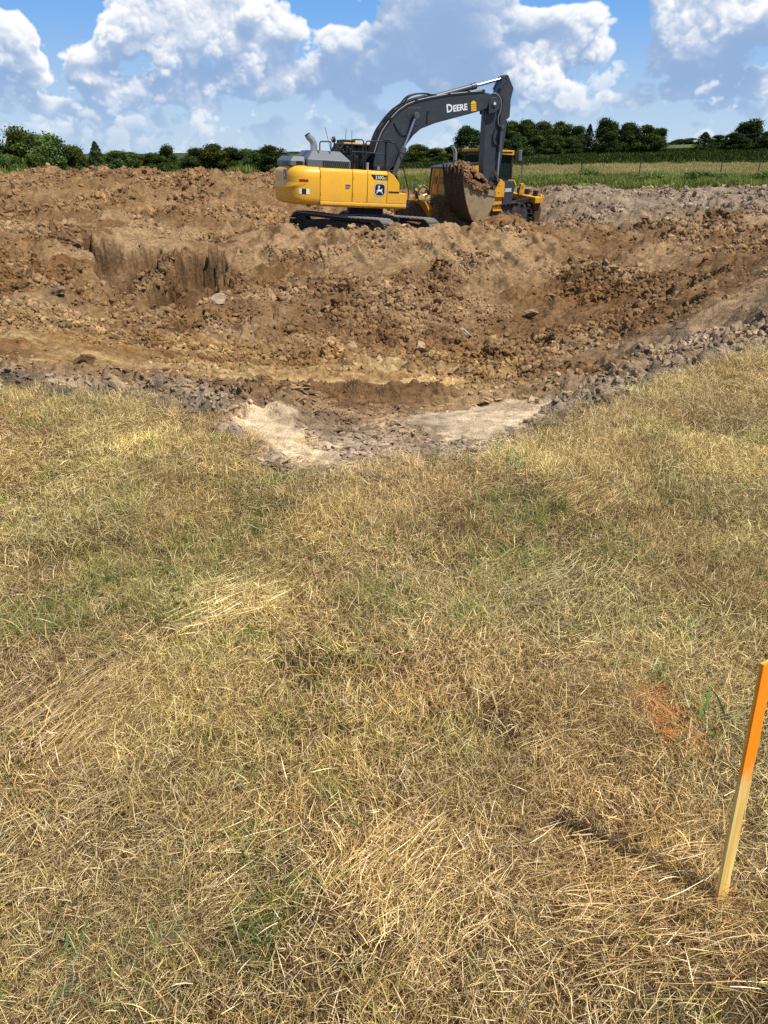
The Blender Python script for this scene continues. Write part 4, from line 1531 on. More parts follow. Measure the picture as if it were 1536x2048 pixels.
# ---- lettering and emblem on the right side
side = lambda x, z, y=-1.352: plane_M((x, y, z), (1, 0, 0), (0, 0, 1))
MB().prism([(-.30, 1.972), (.262, 1.968), (.268, 1.822), (-.18, 1.828)], -1.356, -1.348).build('model_band', BLKD_M, d3)
text_mesh('210G', .135, 'model_lettering', WHT_M, d3, side(-.15, 1.848, -1.357), .022, .002, .98)
text_mesh('LC', .085, 'model_lettering', WHT_M, d3, side(.155, 1.848, -1.357), .02, .002, .85)
leaping_badge(d3, side(.022, 1.53, -1.351), .36, .365)
for k in range(3):
    MB().box(-1.12 + k * .05, -1.085 + k * .05, -1.371, -1.364, 1.56 + (.03 if k != 1 else .05), 1.63).build('latch_slot', BLK_M, d1)

# ---- engine hood
hood = MB()
hp = [(-2.20, 2.10), (-2.20, 2.40), (-2.08, 2.565), (-1.20, 2.585), (-1.03, 2.46), (-.94, 2.33), (-.92, 2.10)]


def hood_body(x0b, x1b, x0t, x1t, zb, zm, zt, yr, yl, inset):
    ring = []
    for z, x0, x1, y0, y1 in ((zb, x0b, x1b, yr, yl), (zm, x0b, x1b, yr, yl), (zt, x0t, x1t, yr + inset, yl - inset)):
        ring.append([(x0, y0, z), (x1, y0, z), (x1, y1, z), (x0, y1, z)])
    b_ = MB()
    V = [p for r_ in ring for p in r_]
    F = []
    for i in range(2):
        for k in range(4):
            F.append((i * 4 + k, i * 4 + (k + 1) % 4, (i + 1) * 4 + (k + 1) % 4, (i + 1) * 4 + k))
    F.append((8, 9, 10, 11)); F.append((3, 2, 1, 0))
    return b_.add(V, F)


hd = hood_body(-2.36, -.93, -2.14, -1.22, 2.09, 2.315, 2.585, -1.16, .72, .26).build('engine_hood', HOOD_M, exc, .02, 2)
MB().box(-1.86, -.99, -1.172, -1.155, 2.125, 2.295).build('hood_grille', BLK_M, hd)
for k in range(13):
    x = -1.84 + k * .066
    MB().add([(x, -1.18, 2.13), (x + .012, -1.18, 2.13), (x + .062, -1.18, 2.29), (x + .05, -1.18, 2.29), (x, -1.168, 2.13), (x + .012, -1.168, 2.13), (x + .062, -1.168, 2.29), (x + .05, -1.168, 2.29)],
             [(0, 1, 2, 3), (4, 7, 6, 5), (0, 4, 5, 1), (1, 5, 6, 2), (2, 6, 7, 3), (3, 7, 4, 0)]).build('grille_slat', HOOD_M, hd)
MB().box(-2.366, -2.35, -1.0, -.55, 2.14, 2.28).build('hood_grille', BLK_M, hd)
h2 = hood_body(-2.86, -2.38, -2.74, -2.38, 2.10, 2.25, 2.39, -.95, .95, .12).build('rear_hood', HOOD_M, exc, .02, 2)
MB().box(-2.66, -2.46, -.962, -.945, 2.13, 2.25).build('hood_grille', BLK_M, h2)
MB().box(-2.868, -2.855, -.7, .1, 2.13, 2.22).build('hood_grille', BLK_M, h2)

# ---- exhaust stack with a bent, slash cut outlet
ex_o = MB().tube([(-1.985, -.52, 2.52), (-1.985, -.52, 2.72), (-2.0, -.52, 2.80), (-2.06, -.52, 2.885), (-2.15, -.52, 2.945), (-2.20, -.52, 3.02)], .085, 14,
                 taper=[.115, .108, .104, .102, .100, .098]).build('exhaust_stack', ALU_M, exc, smooth_=50)
MB().cyl((-2.192, -.52, 3.008), (-2.212, -.52, 3.038), .088, .088, 14).build('exhaust_mouth', BLK_M, ex_o)

# ---- handrails
def rail(pts, r=.020, name='handrail', fil=.07):
    return MB().tube(pts, r, 8, fillet=fil).build(name, BLK_M, exc, smooth_=60)


rail([(-1.92, -1.0, 2.57), (-1.92, -1.0, 2.84), (-1.56, -1.0, 2.85), (-1.55, -1.0, 2.57)])
rail([(-.885, -1.15, 2.08), (-.915, -1.15, 2.95), (-.53, -1.15, 2.96), (-.50, -1.15, 2.08)])
rail([(-.43, -1.15, 2.08), (-.44, -1.15, 2.93), (.22, -1.15, 2.96), (.24, -1.15, 2.10)])
rail([(-.90, -1.15, 2.60), (-.44, -1.15, 2.61), (.24, -1.15, 2.58)], .014)
rail([(.26, -1.16, 2.95), (.56, -1.16, 2.93), (.86, -1.16, 2.28), (1.11, -1.16, 1.52), (1.10, -1.16, 1.08)], .019)
rail([(.28, -1.16, 2.10), (.62, -1.16, 2.12), (.90, -1.16, 2.17)], .013, fil=.02)
rail([(.30, -1.16, 2.10), (.62, -1.16, 2.62)], .012)
MB().box(.235, .275, -1.19, -1.12, 2.08, 3.0).build('rail_post', BLK_M, exc, .006)
mir = MB().box(.14, .42, -1.20, -1.17, 2.93, 3.03).build('mirror', BLK_M, exc, .012)

# ---- cab (far side)
cabp = [(-.88, 1.20), (-.90, 2.55), (-.72, 2.84), (.60, 2.85), (.98, 2.62), (1.28, 1.75), (1.25, 1.2)]
cab = MB()
fr = .05
posts = [((-.88, 1.2), (-.90, 2.56)), ((-.90, 2.56), (-.72, 2.84)), ((.98, 2.62), (1.28, 1.75)), ((1.28, 1.75), (1.25, 1.2)), ((.60, 2.85), (.98, 2.62)), ((-.05, 1.2), (-.05, 2.84)), ((-.72, 2.84), (.60, 2.85)), ((-.88, 1.2), (1.25, 1.2)), ((-.89, 1.85), (1.27, 1.85))]
for y in (.38, 1.32):
    for a, b_ in posts:
        cab.tube([(a[0], y, a[1]), (b_[0], y, b_[1])], .042, 6)
for (x, z) in ((-.88, 1.2), (-.90, 2.56), (-.72, 2.84), (.60, 2.85), (.98, 2.62), (1.28, 1.75)):
    cab.tube([(x, .38, z), (x, 1.32, z)], .042, 6)
cab_o = cab.build('cab', BLK_M, exc, smooth_=50)
MB().prism([(-.88, 1.2), (-.89, 1.85), (-.08, 1.85), (-.08, 1.2)], .38, 1.32).build('cab_rear_panel', BLK_M, cab_o, .01)
MB().prism([(-.70, 2.84), (-.72, 2.90), (-.2, 2.915), (.62, 2.90), (.86, 2.82), (.60, 2.84)], .36, 1.34).build('cab_roof', YEL_M, cab_o, .015)
MB().box(-.72, -.28, .42, 1.2, 2.90, 2.99).build('roof_unit', BLK_M, cab_o, .02)
for y in (.385, 1.315):
    MB().prism([(-.86, 1.88), (-.88, 2.54), (-.70, 2.80), (-.09, 2.81), (-.09, 1.88)], y - .004, y + .004).build('window_pane', gls_m, cab_o)
    MB().prism([(-.01, 1.24), (-.01, 2.81), (.59, 2.81), (.95, 2.60), (1.24, 1.75), (1.21, 1.24)], y - .004, y + .004).build('window_pane', gls_m, cab_o)
MB().add([(.99, .42, 2.58), (.99, 1.28, 2.58), (1.275, 1.28, 1.76), (1.275, .42, 1.76)], [(0, 1, 2, 3)]).build('windscreen', gls_m, cab_o)
MB().box(-.35, .10, .6, 1.05, 1.62, 1.74).box(-.42, -.28, .6, 1.05, 1.7, 2.38).build('operator_seat', BLK_M, cab_o, .03)
# lights, aerials and clutter on the cab roof seen behind the rails
wl = MB().cyl((-1.33, -.30, 2.93), (-1.22, -.30, 2.95), .085, .085, 14).build('work_light', BLK_M, exc)
MB().cyl((-1.342, -.30, 2.928), (-1.332, -.30, 2.93), .075, .075, 14).build('light_lens', WHT_M, wl)
MB().tube([(-1.26, -.30, 2.58), (-1.24, -.30, 2.86)], .025).build('light_bracket', BLK_M, wl)
for x, y, h, t in ((-.62, .5, 3.32, .02), (-.30, .8, 3.30, 0), (-1.2, .2, 3.3, -.22)):
    MB().tube([(x, y, 2.6 if x < -1 else 2.95), (x + t, y, h)], .008, 5).build('aerial', BLK_M, exc)
cl_ = MB()
for k in range(9):
    x = -1.12 + k * .085
    cl_.box(x, x + .07, .05 + .03 * (k % 3), .30, 2.55, 2.62 + .11 * ((k * 7) % 4) / 2)
cl_.build('valve_cover', BLK_M, exc, .015)
MB().box(-.80, -.72, -1.02, -.92, 2.1, 2.62).box(-.86, -.60, -.9, .1, 2.08, 2.5).build('hydraulic_tank', BLK_M, exc, .02)
MB().cyl((-.32, -1.0, 2.1), (-.32, -1.0, 2.32), .05).build('filler_cap', GREYD_M, exc)
MB().cyl((.08, -.95, 2.1), (.08, -.95, 2.22), .07).build('filler_cap', ALU_M, exc)
MB().cyl((-.48, -1.02, 2.79), (-.38, -1.02, 2.81), .07).build('work_light', BLK_M, exc)

# ---- swing bearing
MB().cyl((0, 0, .74), (0, 0, 1.0), .62, .62, 36).build('swing_bearing', BLK_M, exc, smooth_=40)

# ---- boom
BW = .30
boom_top = [(.18, 2.02), (.12, 2.20), (.20, 2.60), (.33, 3.00), (.45, 3.28), (.72, 3.64), (.98, 3.90), (1.24, 4.075), (1.58, 4.215), (2.02, 4.335), (2.73, 4.49), (3.46, 4.60), (4.00, 4.675), (4.18, 4.66), (4.36, 4.58), (4.43, 4.45), (4.40, 4.34), (4.30, 4.28)]
boom_bot = [(4.05, 4.175), (3.52, 4.01), (2.80, 3.805), (2.26, 3.65), (1.75, 3.445), (1.48, 3.22), (1.27, 2.94), (1.07, 2.62), (.86, 2.28), (.62, 2.05), (.40, 1.95)]
boom = MB().prism(boom_top + boom_bot, -BW, BW).build('boom', DKG_M, exc, .012, 2)
# rolled top and bottom flanges
for pts, dz in ((boom_top[2:13], .012), (boom_bot[:9], -.012)):
    b_ = MB()
    for (a, c) in zip(pts, pts[1:]):
        b_.add([(a[0], -BW - .022, a[1]), (a[0], BW + .022, a[1]), (c[0], BW + .022, c[1]), (c[0], -BW - .022, c[1]),
                (a[0], -BW - .022, a[1] + dz), (a[0], BW + .022, a[1] + dz), (c[0], BW + .022, c[1] + dz), (c[0], -BW - .022, c[1] + dz)],
               [(3, 2, 1, 0), (4, 5, 6, 7), (0, 1, 5, 4), (2, 3, 7, 6), (0, 4, 7, 3), (1, 2, 6, 5)])
    b_.build('flange', DKG_M, boom)
# gusset plate and pin of the lift cylinders
MB().prism([(1.25, 4.02), (1.72, 4.06), (1.80, 3.60), (1.62, 3.48), (1.40, 3.58), (1.22, 3.80)], -BW - .008, BW + .008).build('gusset', DKG_M, boom, .008)
MB().cyl((1.50, -.52, 3.80), (1.50, .52, 3.80), .075, .075, 16).build('pin', BARREL_M, boom)
MB().cyl((1.50, -.50, 3.80), (1.50, -.44, 3.80), .10, .10, 16).build('pin_boss', MUD_SHADE_M, boom, .01)
MB().box(1.94, 2.0, -.325, -.30, 3.62, 3.98).build('pipe_clamp', BLK_M, boom, .006)
# lettering and mark on the boom side
bt = plane_M((2.66, -BW - .001, 3.985), (1, 0, .175), (-.175, 0, 1))
text_mesh('D', .33, 'lettering', WHT_M, boom, bt, .032, .003, .92)
bt2 = plane_M((2.66 + .235, -BW - .001, 3.985 + .235 * .175), (1, 0, .175), (-.175, 0, 1))
text_mesh('EERE', .262, 'lettering', WHT_M, boom, bt2, .032, .003, .98)
lg = plane_M((3.64, -BW - .001, 4.25), (1, 0, .175), (-.175, 0, 1))


def deco(poly, m_, nm, z0=0.0, z1=.004):
    b_ = MB().prism(poly, z0, z1, 'z')
    b_.v = [tuple(lg @ Vector(v)) for v in b_.v]
    return b_.build(nm, m_, boom)


deco([(-.11, -.17), (.11, -.17), (.11, .14), (0, .20), (-.11, .14)], BLKD_M, 'mark_field')
for k, (zz0, zz1) in enumerate(((-.16, -.105), (-.09, -.035), (-.02, .035), (.05, .10))):
    if k < 3:
        deco([(-.10, zz0), (.10, zz0), (.10, zz1), (-.10, zz1)], YELD_M, 'mark_bar', .004, .007)
    else:
        deco([(-.10, zz0), (.10, zz0), (.10, zz1), (0, .165), (-.10, zz1)], YELD_M, 'mark_bar', .004, .007)

# hoses and steel pipes along the boom back
def off_top(k, h):
    P = []
    pts = boom_top[2:13]
    for i, p in enumerate(pts):
        a = Vector(pts[max(i - 1, 0)]); c = Vector(pts[min(i + 1, len(pts) - 1)])
        d = (c - a).normalized()
        P.append((p[0] - d.y * h, k, p[1] + d.x * h))
    return P


for k, h in ((-.24, .045), (-.14, .05), (.0, .05), (.14, .05), (.24, .045)):
    MB().tube(off_top(k, h), .020, 7).build('pipe', BLK_M if k in (0.0, .14) else GREYD_M if abs(k) > .2 else DKG_M, boom, smooth_=60)
for k, h in ((-.20, .10), (.02, .12), (.2, .10)):
    P = off_top(k, h)[:8]
    P = [(-.18, k * .8, 2.05), (-.16, k * .8, 2.35)] + [(p[0] - .02, p[1], p[2]) for p in P]
    MB().tube(P, .026, 7, fillet=.1).build('hose', BLK_M, boom, smooth_=60)
for i in (3, 6, 8, 9, 10):
    p = off_top(0, .05)[min(i, 10)]
    MB().box(p[0] - .05, p[0] + .05, -.27, .27, p[2] - .05, p[2] + .035).build('pipe_clamp', BLK_M, boom, .008)
MB().tube([(1.02, -.22, 4.02), (1.25, -.22, 4.33), (1.55, -.20, 4.46), (2.0, -.16, 4.50), (2.2, -.12, 4.44)], .026, 7, fillet=.2).build('hose', BLK_M, boom, smooth_=60)
MB().tube([(1.1, .22, 4.05), (1.35, .22, 4.38), (1.7, .2, 4.5), (2.1, .16, 4.52), (2.3, .1, 4.46)], .026, 7, fillet=.2).build('hose', BLK_M, boom, smooth_=60)
MB().tube([(.78, -.31, 3.55), (.95, -.325, 3.3), (1.15, -.325, 3.2), (1.38, -.325, 3.28), (1.46, -.33, 3.6)], .014, 6, fillet=.1).build('hose', BLK_M, boom, smooth_=60)


def cylinder(p0, p1, split, r, rr, nm, parent, collar=True):
    p0, p1 = Vector(p0), Vector(p1)
    m_ = p0.lerp(p1, split)
    o = MB().cyl(p0, m_, r, r, 16).build(nm, BARREL_M, parent, .006, 1, 50)
    d = (p1 - p0).normalized()
    MB().cyl(m_ - d * .16, m_ + d * .03, r * 1.22, r * 1.22, 16).build('gland', BARREL_M, o, .006, 1, 50)
    MB().cyl(m_, p1, rr, rr, 14).build('rod', CHR_M, o, smooth_=50)
    for p in (p0, p1):
        MB().cyl(p + Vector((0, -.1, 0)), p + Vector((0, .1, 0)), r * 1.15, r * 1.15, 14).build('rod_eye', BARREL_M, o, .006, 1, 50)
    return o


cylinder((.72, -.46, 1.75), (1.50, -.46, 3.80), .52, .085, .045, 'lift_cylinder', exc)
cylinder((.72, .46, 1.75), (1.50, .46, 3.80), .52, .085, .045, 'lift_cylinder', exc)
cylinder((2.27, 0, 4.42), (4.80, 0, 5.17), .60, .085, .047, 'arm_cylinder', exc)
MB().prism([(1.75, 4.27), (2.14, 4.50), (2.32, 4.50), (2.42, 4.40), (2.40, 4.42 - .0)], -.15, -.11).build('cylinder_bracket', DKG_M, boom, .006)
MB().prism([(1.75, 4.27), (2.14, 4.50), (2.32, 4.50), (2.42, 4.40), (2.40, 4.42)], .11, .15).build('cylinder_bracket', DKG_M, boom, .006)
MB().cyl((.30, -.45, 2.1), (.30, .45, 2.1), .09, .09, 16).build('boom_foot_pin', BLK_M, exc)
MB().prism([(.02, 1.15), (-.05, 1.7), (.12, 2.25), (.42, 2.28), (.75, 1.9), (.95, 1.15)], -.46, -.36).build('boom_bracket', BLK_M, exc, .01)
MB().prism([(.02, 1.15), (-.05, 1.7), (.12, 2.25), (.42, 2.28), (.75, 1.9), (.95, 1.15)], .36, .46).build('boom_bracket', BLK_M, exc, .01)

# ---- arm
AW = .185
arm_p = [(4.70, 5.10), (4.74, 5.22), (4.82, 5.27), (4.91, 5.25), (5.16, 4.885), (5.10, 4.54), (5.125, 4.03), (5.05, 3.88), (5.02, 3.4), (4.97, 2.6), (4.90, 1.80), (4.82, 1.66), (4.70, 1.64), (4.52, 1.72), (4.33, 2.02), (4.255, 2.6), (4.225, 3.35), (4.20, 4.05), (4.22, 4.22), (4.48, 4.56)]
arm = MB().prism(arm_p, -AW, AW).build('arm', DKG_M, exc, .012, 2)
MB().prism([(4.22, 4.05), (4.18, 4.36), (4.26, 4.52), (4.46, 4.58), (4.62, 4.44), (4.60, 4.22), (4.44, 4.10)], -.36, -.30).build('boom_tip_plate', DKG_M, boom, .01)
MB().prism([(4.22, 4.05), (4.18, 4.36), (4.26, 4.52), (4.46, 4.58), (4.62, 4.44), (4.60, 4.22), (4.44, 4.10)], .30, .36).build('boom_tip_plate', DKG_M, boom, .01)
MB().cyl((4.38, -.40, 4.36), (4.38, .40, 4.36), .085, .085, 16).build('pin', BARREL_M, arm)
MB().cyl((4.38, -.415, 4.36), (4.38, -.395, 4.36), .04, .04, 12).build('pin_cap', WHT_M, arm)
MB().cyl((4.80, -.24, 5.17), (4.80, .24, 5.17), .08, .08, 16).build('pin', BARREL_M, arm)
MB().prism([(4.56, 4.85), (4.70, 5.15), (4.80, 5.27), (4.90, 5.24), (4.80, 5.02), (4.66, 4.80)], -.24, -.19).build('ear', DKG_M, arm, .008)
MB().prism([(4.56, 4.85), (4.70, 5.15), (4.80, 5.27), (4.90, 5.24), (4.80, 5.02), (4.66, 4.80)], .19, .24).build('ear', DKG_M, arm, .008)
for k, (dy, dx) in enumerate(((-.20, 0), (-.20, .05), (-.16, .1))):
    MB().tube([(4.18 + dx, dy - .02, 4.62), (4.42 + dx, dy - .08, 4.70), (4.66 + dx, dy - .10, 4.55), (4.70 + dx * .5, dy - .08, 4.2), (4.62 + dx, dy - .06, 3.95), (4.68 + dx, dy - .04, 3.74), (4.82 + dx * .4, dy - .02, 3.66)], .019, 6, fillet=.12).build('hose', (GREYD_M, BLK_M, BLK_M)[k], arm, smooth_=60)
MB().tube([(4.15, -.16, 4.2), (4.12, -.2, 4.05), (4.14, -.2, 3.85), (4.24, -.19, 3.75)], .018, 6, fillet=.1).build('hose', BLK_M, arm, smooth_=60)
MB().tube([(4.60, -.2, 3.62), (4.52, -.22, 3.4), (4.56, -.22, 3.15), (4.72, -.21, 3.12), (4.84, -.2, 3.3)], .020, 6, fillet=.12).build('hose', BLK_M, arm, smooth_=60)
MB().box(4.70, 4.92, -.215, -.185, 3.60, 3.78).build('hose_bracket', BLK_M, arm, .01)
MB().tube([(5.0, -.2, 3.9), (5.12, -.2, 3.98)], .016, 6).build('pipe', ALU_M, arm)
cylinder((5.03, 0, 3.95), (4.86, 0, 1.98), .48, .075, .042, 'bucket_cylinder', exc)
cylinder((4.80, -.27, 3.68), (4.84, -.27, 2.0), .44, .05, .03, 'thumb_cylinder', exc)

# ---- bucket link
MB().prism([(4.80, 2.02), (4.90, 2.06), (4.95, 1.98), (4.78, 1.62), (4.62, 1.44), (4.54, 1.48), (4.58, 1.58)], -.27, -.22).build('bucket_link', BLK_M, exc, .01)
MB().prism([(4.80, 2.02), (4.90, 2.06), (4.95, 1.98), (4.78, 1.62), (4.62, 1.44), (4.54, 1.48), (4.58, 1.58)], .22, .27).build('bucket_link', BLK_M, exc, .01)
MB().prism([(4.62, 2.28), (4.70, 2.32), (4.92, 2.04), (4.86, 1.96)], -.32, -.275).build('side_link', MUD_SHADE_M, exc, .01)
MB().prism([(4.62, 2.28), (4.70, 2.32), (4.92, 2.04), (4.86, 1.96)], .275, .32).build('side_link', MUD_SHADE_M, exc, .01)
MB().cyl((4.74, -.34, 1.76), (4.74, .34, 1.76), .055).cyl((4.88, -.34, 2.0), (4.88, .34, 2.0), .05).build('bucket_pin', BARREL_M, exc)

# ---- bucket
BH = .82
bk = [(3.22, 2.20), (3.24, 1.90), (3.32, 1.55), (3.44, 1.20), (3.57, .90), (3.70, .69), (3.84, .60), (4.00, .58), (4.16, .66), (4.30, .82), (4.42, 1.05), (4.50, 1.28), (4.56, 1.52)]
th = .035
shell_rows = []
bkb = MB()
for i in range(len(bk) - 1):
    a, c = Vector(bk[i]), Vector(bk[i + 1])
    d = (c - a).normalized(); nrm = Vector((d.y, -d.x)) * -1
    if nrm.dot(Vector((4.0, 1.6)) - a) < 0:
        nrm = -nrm
    ia, ic = a + nrm * th, c + nrm * th
    bkb.add([(a.x, -BH, a.y), (a.x, BH, a.y), (c.x, BH, c.y), (c.x, -BH, c.y), (ia.x, -BH, ia.y), (ia.x, BH, ia.y), (ic.x, BH, ic.y), (ic.x, -BH, ic.y)],
            [(0, 1, 2, 3), (7, 6, 5, 4), (0, 4, 5, 1), (2, 6, 7, 3), (0, 3, 7, 4), (1, 5, 6, 2)])
bucket = bkb.build('bucket', MUD_SHADE_M, exc, smooth_=40)
sidep = bk + [(4.50, 1.66), (4.05, 1.72), (3.60, 1.88), (3.36, 2.14)]
for y in (-1, 1):
    MB().prism(sidep, y * BH, y * (BH + .03)).build('side_plate', STEEL_M, bucket, .006)
    MB().prism([(4.50, 1.66), (4.05, 1.72), (3.60, 1.88), (3.36, 2.14), (3.22, 2.20), (3.24, 2.02), (3.45, 1.74), (4.0, 1.52), (4.56, 1.46)], y * (BH + .03), y * (BH + .055)).build('side_cutter', STEEL_M, bucket, .006)
for k in range(6):
    y = -BH + .06 + k * (2 * BH - .12) / 5
    tth = MB().prism([(3.27, 2.02), (3.25, 2.20), (3.17, 2.43), (3.13, 2.42), (3.18, 2.18), (3.215, 1.98), (3.245, 1.84)], y - .045, y + .045)
    tth.build('tooth', MUD_SHADE_M, bucket, .012)
for y in (-.22, .22):
    MB().prism([(4.40, 1.50), (4.58, 1.98), (4.70, 1.92), (4.82, 1.76), (4.78, 1.64), (4.60, 1.40), (4.50, 1.15)], y - .03, y + .03).build('pin_ear', MUD_SHADE_M, bucket, .01)
# heaped load
rows = []
nu, nv = 46, 40
for i in range(nu + 1):
    u = i / nu
    r_ = []
    for j in range(nv + 1):
        v = j / nv
        y = (-BH + .02) + v * (2 * BH - .04)
        x = 3.26 + u * 1.24
        lip_z = 2.10 - .50 * u
        hump = math.sin(math.pi * min(1, .12 + u * .95)) ** .7 * (math.sin(math.pi * (.07 + .86 * v)) ** .5) * .52
        r_.append([x, y, lip_z + hump])
    rows.append(r_)
A_ = np.array(rows)
A_[..., 2] += (fbm(A_[..., 0] * 5, A_[..., 1] * 5, 401, 4) - .5) * .28
A_[..., 0] += (fbm(A_[..., 0] * 6 + 8, A_[..., 1] * 6, 405, 3) - .5) * .14
MB().sheet([[tuple(p) for p in r_] for r_ in A_]).build('soil_load', DIRT_M, bucket, smooth_=60)
lump_b = MB()
g2 = np.random.default_rng(5)
for k in range(150):
    i = int(g2.integers(1, nu)); j = int(g2.integers(0, nv + 1))
    p = A_[i, j]; s_ = g2.uniform(.025, .10) * (1.1 if g2.random() < .2 else .8)
    Q = ICO_V[:] * (s_ * (.75 + .4 * g2.random((len(ICO_V), 1)))) + p
    lump_b.add(Q.tolist(), ICO_F)
for k in range(110):                                # soil spilling over the near side plate
    u = g2.uniform(.02, .75)
    x = 3.30 + u * 1.2
    e = np.interp(x, (3.22, 3.36, 3.60, 4.05, 4.5), (2.20, 2.14, 1.88, 1.72, 1.66))
    p = np.array([x, -BH - .03 - g2.uniform(0, .05), e + .08 - g2.uniform(0, .30) * (1 - .5 * u)]); s_ = g2.uniform(.03, .085)
    lump_b.add((ICO_V * (s_ * (.75 + .4 * g2.random((len(ICO_V), 1)))) + p).tolist(), ICO_F)
ld = lump_b.build('soil_load', DIRT_M, bucket)
ld['kind'] = 'stuff'

# ---- undercarriage, turned 60 degrees to the right of the upper works
UA = R(-60)
UZ = -.17


def under(mb):
    mb.rot(UA)
    return mb


MB_x = under(MB().box(-.95, .95, -.75, .75, UZ + .42, UZ + .82).box(-.55, .55, -1.0, 1.0, UZ + .40, UZ + .66))
MB_x.build('car_body', TRK_M, exc, .03)
TL, TH, TWD = 4.42, .86, .60
Rr = TH / 2 - .03


def track_path(s):
    """point and tangent along the track loop at arc length s; x along, z up"""
    L_ = TL - 2 * Rr - .06
    per = 2 * L_ + 2 * math.pi * Rr
    s = s % per
    if s < L_:
        x = -L_ / 2 + s
        sag = -.025 * math.sin(math.pi * s / L_) ** 2
        return x, Rr + sag, 0.0
    s -= L_
    if s < math.pi * Rr:
        a = s / Rr
        return L_ / 2 + Rr * math.sin(a), Rr * math.cos(a), -a
    s -= math.pi * Rr
    if s < L_:
        return L_ / 2 - s, -Rr, math.pi
    s -= L_
    a = s / Rr
    return -L_ / 2 - Rr * math.sin(a), -Rr * math.cos(a), math.pi - a


PER = 2 * (TL - 2 * Rr - .06) + 2 * math.pi * Rr
NSH = 49
shoe_p = MB().prism([(-.085, .0), (-.085, .018), (-.07, .022), (-.064, .05), (-.048, .05), (-.042, .022), (.0, .022), (.005, .046), (.02, .046), (.026, .022), (.062, .022), (.067, .05), (.08, .05), (.09, .018), (.092, 0)], -TWD / 2, TWD / 2)
shoe_me = None
for sd in (-1, 1):
    yc = sd * 1.19
    ca, sa = math.cos(UA), math.sin(UA)
    fr_ = MB()
    fr_.prism([(-1.62, UZ + .22), (-1.75, UZ + .42), (-1.62, UZ + .60), (-.9, UZ + .68), (.9, UZ + .68), (1.62, UZ + .60), (1.75, UZ + .42), (1.62, UZ + .22)], yc - .18, yc + .18)
    trk = under(fr_).build('track', TRK_M, exc, .02)
    for x, r_, nm in ((TL / 2 - Rr, Rr - .06, 'idler'), (-TL / 2 + Rr, Rr - .05, 'sprocket')):
        w_ = MB().cyl((x, yc - .12, UZ + TH / 2), (x, yc + .12, UZ + TH / 2), r_, r_, 26)
        w_.cyl((x, yc - .2, UZ + TH / 2), (x, yc + .2, UZ + TH / 2), r_ * .45, r_ * .45, 18)
        under(w_).build(nm, TRK_M, trk, .012, 1)
    for k in range(7):
        x = -1.35 + k * .45
        under(MB().cyl((x, yc - .16, UZ + .14), (x, yc + .16, UZ + .14), .10, .10, 14)).build('roller', TRK_M, trk)
    under(MB().box(TL / 2 - Rr - .04, TL / 2 - Rr + .04, yc - .212, yc - .2, UZ + TH / 2 - .04, UZ + TH / 2 + .04)).build('idler_cap', WHT_M, trk)
    for k in range(NSH):
        x, z, a = track_path(k * PER / NSH + .05)
        if shoe_me is None:
            so_ = shoe_p.build('shoe', SHOE_M, trk)
            shoe_me = so_.data
        else:
            so_ = bpy.data.objects.new('shoe', shoe_me)
            link(so_, trk)
        L_ = Matrix.Rotation(UA, 4, 'Z') @ Matrix.Translation((x, yc, UZ + TH / 2 + z)) @ Matrix.Rotation(-a, 4, 'Y')
        so_.matrix_local = L_
    # chain of links inside the shoes
    P = []
    for k in range(90):
        x, z, a = track_path(k * PER / 90)
        P.append((x * .975, z * .92 + UZ + TH / 2))
    ch = MB()
    for y0 in (yc - .11, yc + .06):
        n = len(P)
        V = [(p[0], y0, p[1]) for p in P] + [(p[0], y0 + .05, p[1]) for p in P] + [(p[0] * .955, y0, (p[1] - UZ - TH / 2) * .80 + UZ + TH / 2) for p in P] + [(p[0] * .955, y0 + .05, (p[1] - UZ - TH / 2) * .80 + UZ + TH / 2) for p in P]
        F = []
        for i in range(n):
            j = (i + 1) % n
            F += [(i, j, j + n, i + n), (i + 2 * n, i + 3 * n, j + 3 * n, j + 2 * n), (i, i + 2 * n, j + 2 * n, j), (i + n, j + n, j + 3 * n, i + 3 * n)]
        ch.add(V, F)
    under(ch).build('track_chain', TRK_M, trk)


# ================================================================== bulldozer working behind the excavator
dz = bpy.data.objects.new('bulldozer', None)
link(dz)
dz.location = (3.9, 32.0, -1.17)
dz.rotation_euler = (0, 0, R(207))
tag(dz, 'yellow bulldozer with rear ripper standing behind the raised bucket', 'bulldozer')
DYEL_M = paint_mat('dusty_yellow_paint', (.72, .33, .018), .55, .35, .55, (.20, .11, .04), scale=2.2)
hood = MB().prism([(.45, 1.30), (.45, 2.50), (1.98, 2.36), (2.08, 1.46), (2.05, 1.30)], -.60, .60).build('engine_hood', DYEL_M, dz, .02)
MB().prism([(.40, 2.515), (.40, 2.56), (1.25, 2.53), (2.05, 2.41), (2.07, 2.365)], -.63, .63).build('hood_top', DKG_M, hood, .015)
nf = lambda z: 1.985 + (2.36 - z) * .111
for y0, y1 in ((-.63, -.575), (.575, .63)):
    MB().add([(nf(z) - .02 + dx, y, z) for dx in (0, .05) for y in (y0, y1) for z in (1.42, 2.37)], [(0, 1, 3, 2), (4, 6, 7, 5), (0, 4, 5, 1), (2, 3, 7, 6), (0, 2, 6, 4), (1, 5, 7, 3)]).build('grille_edge', BLK_M, hood, .008)
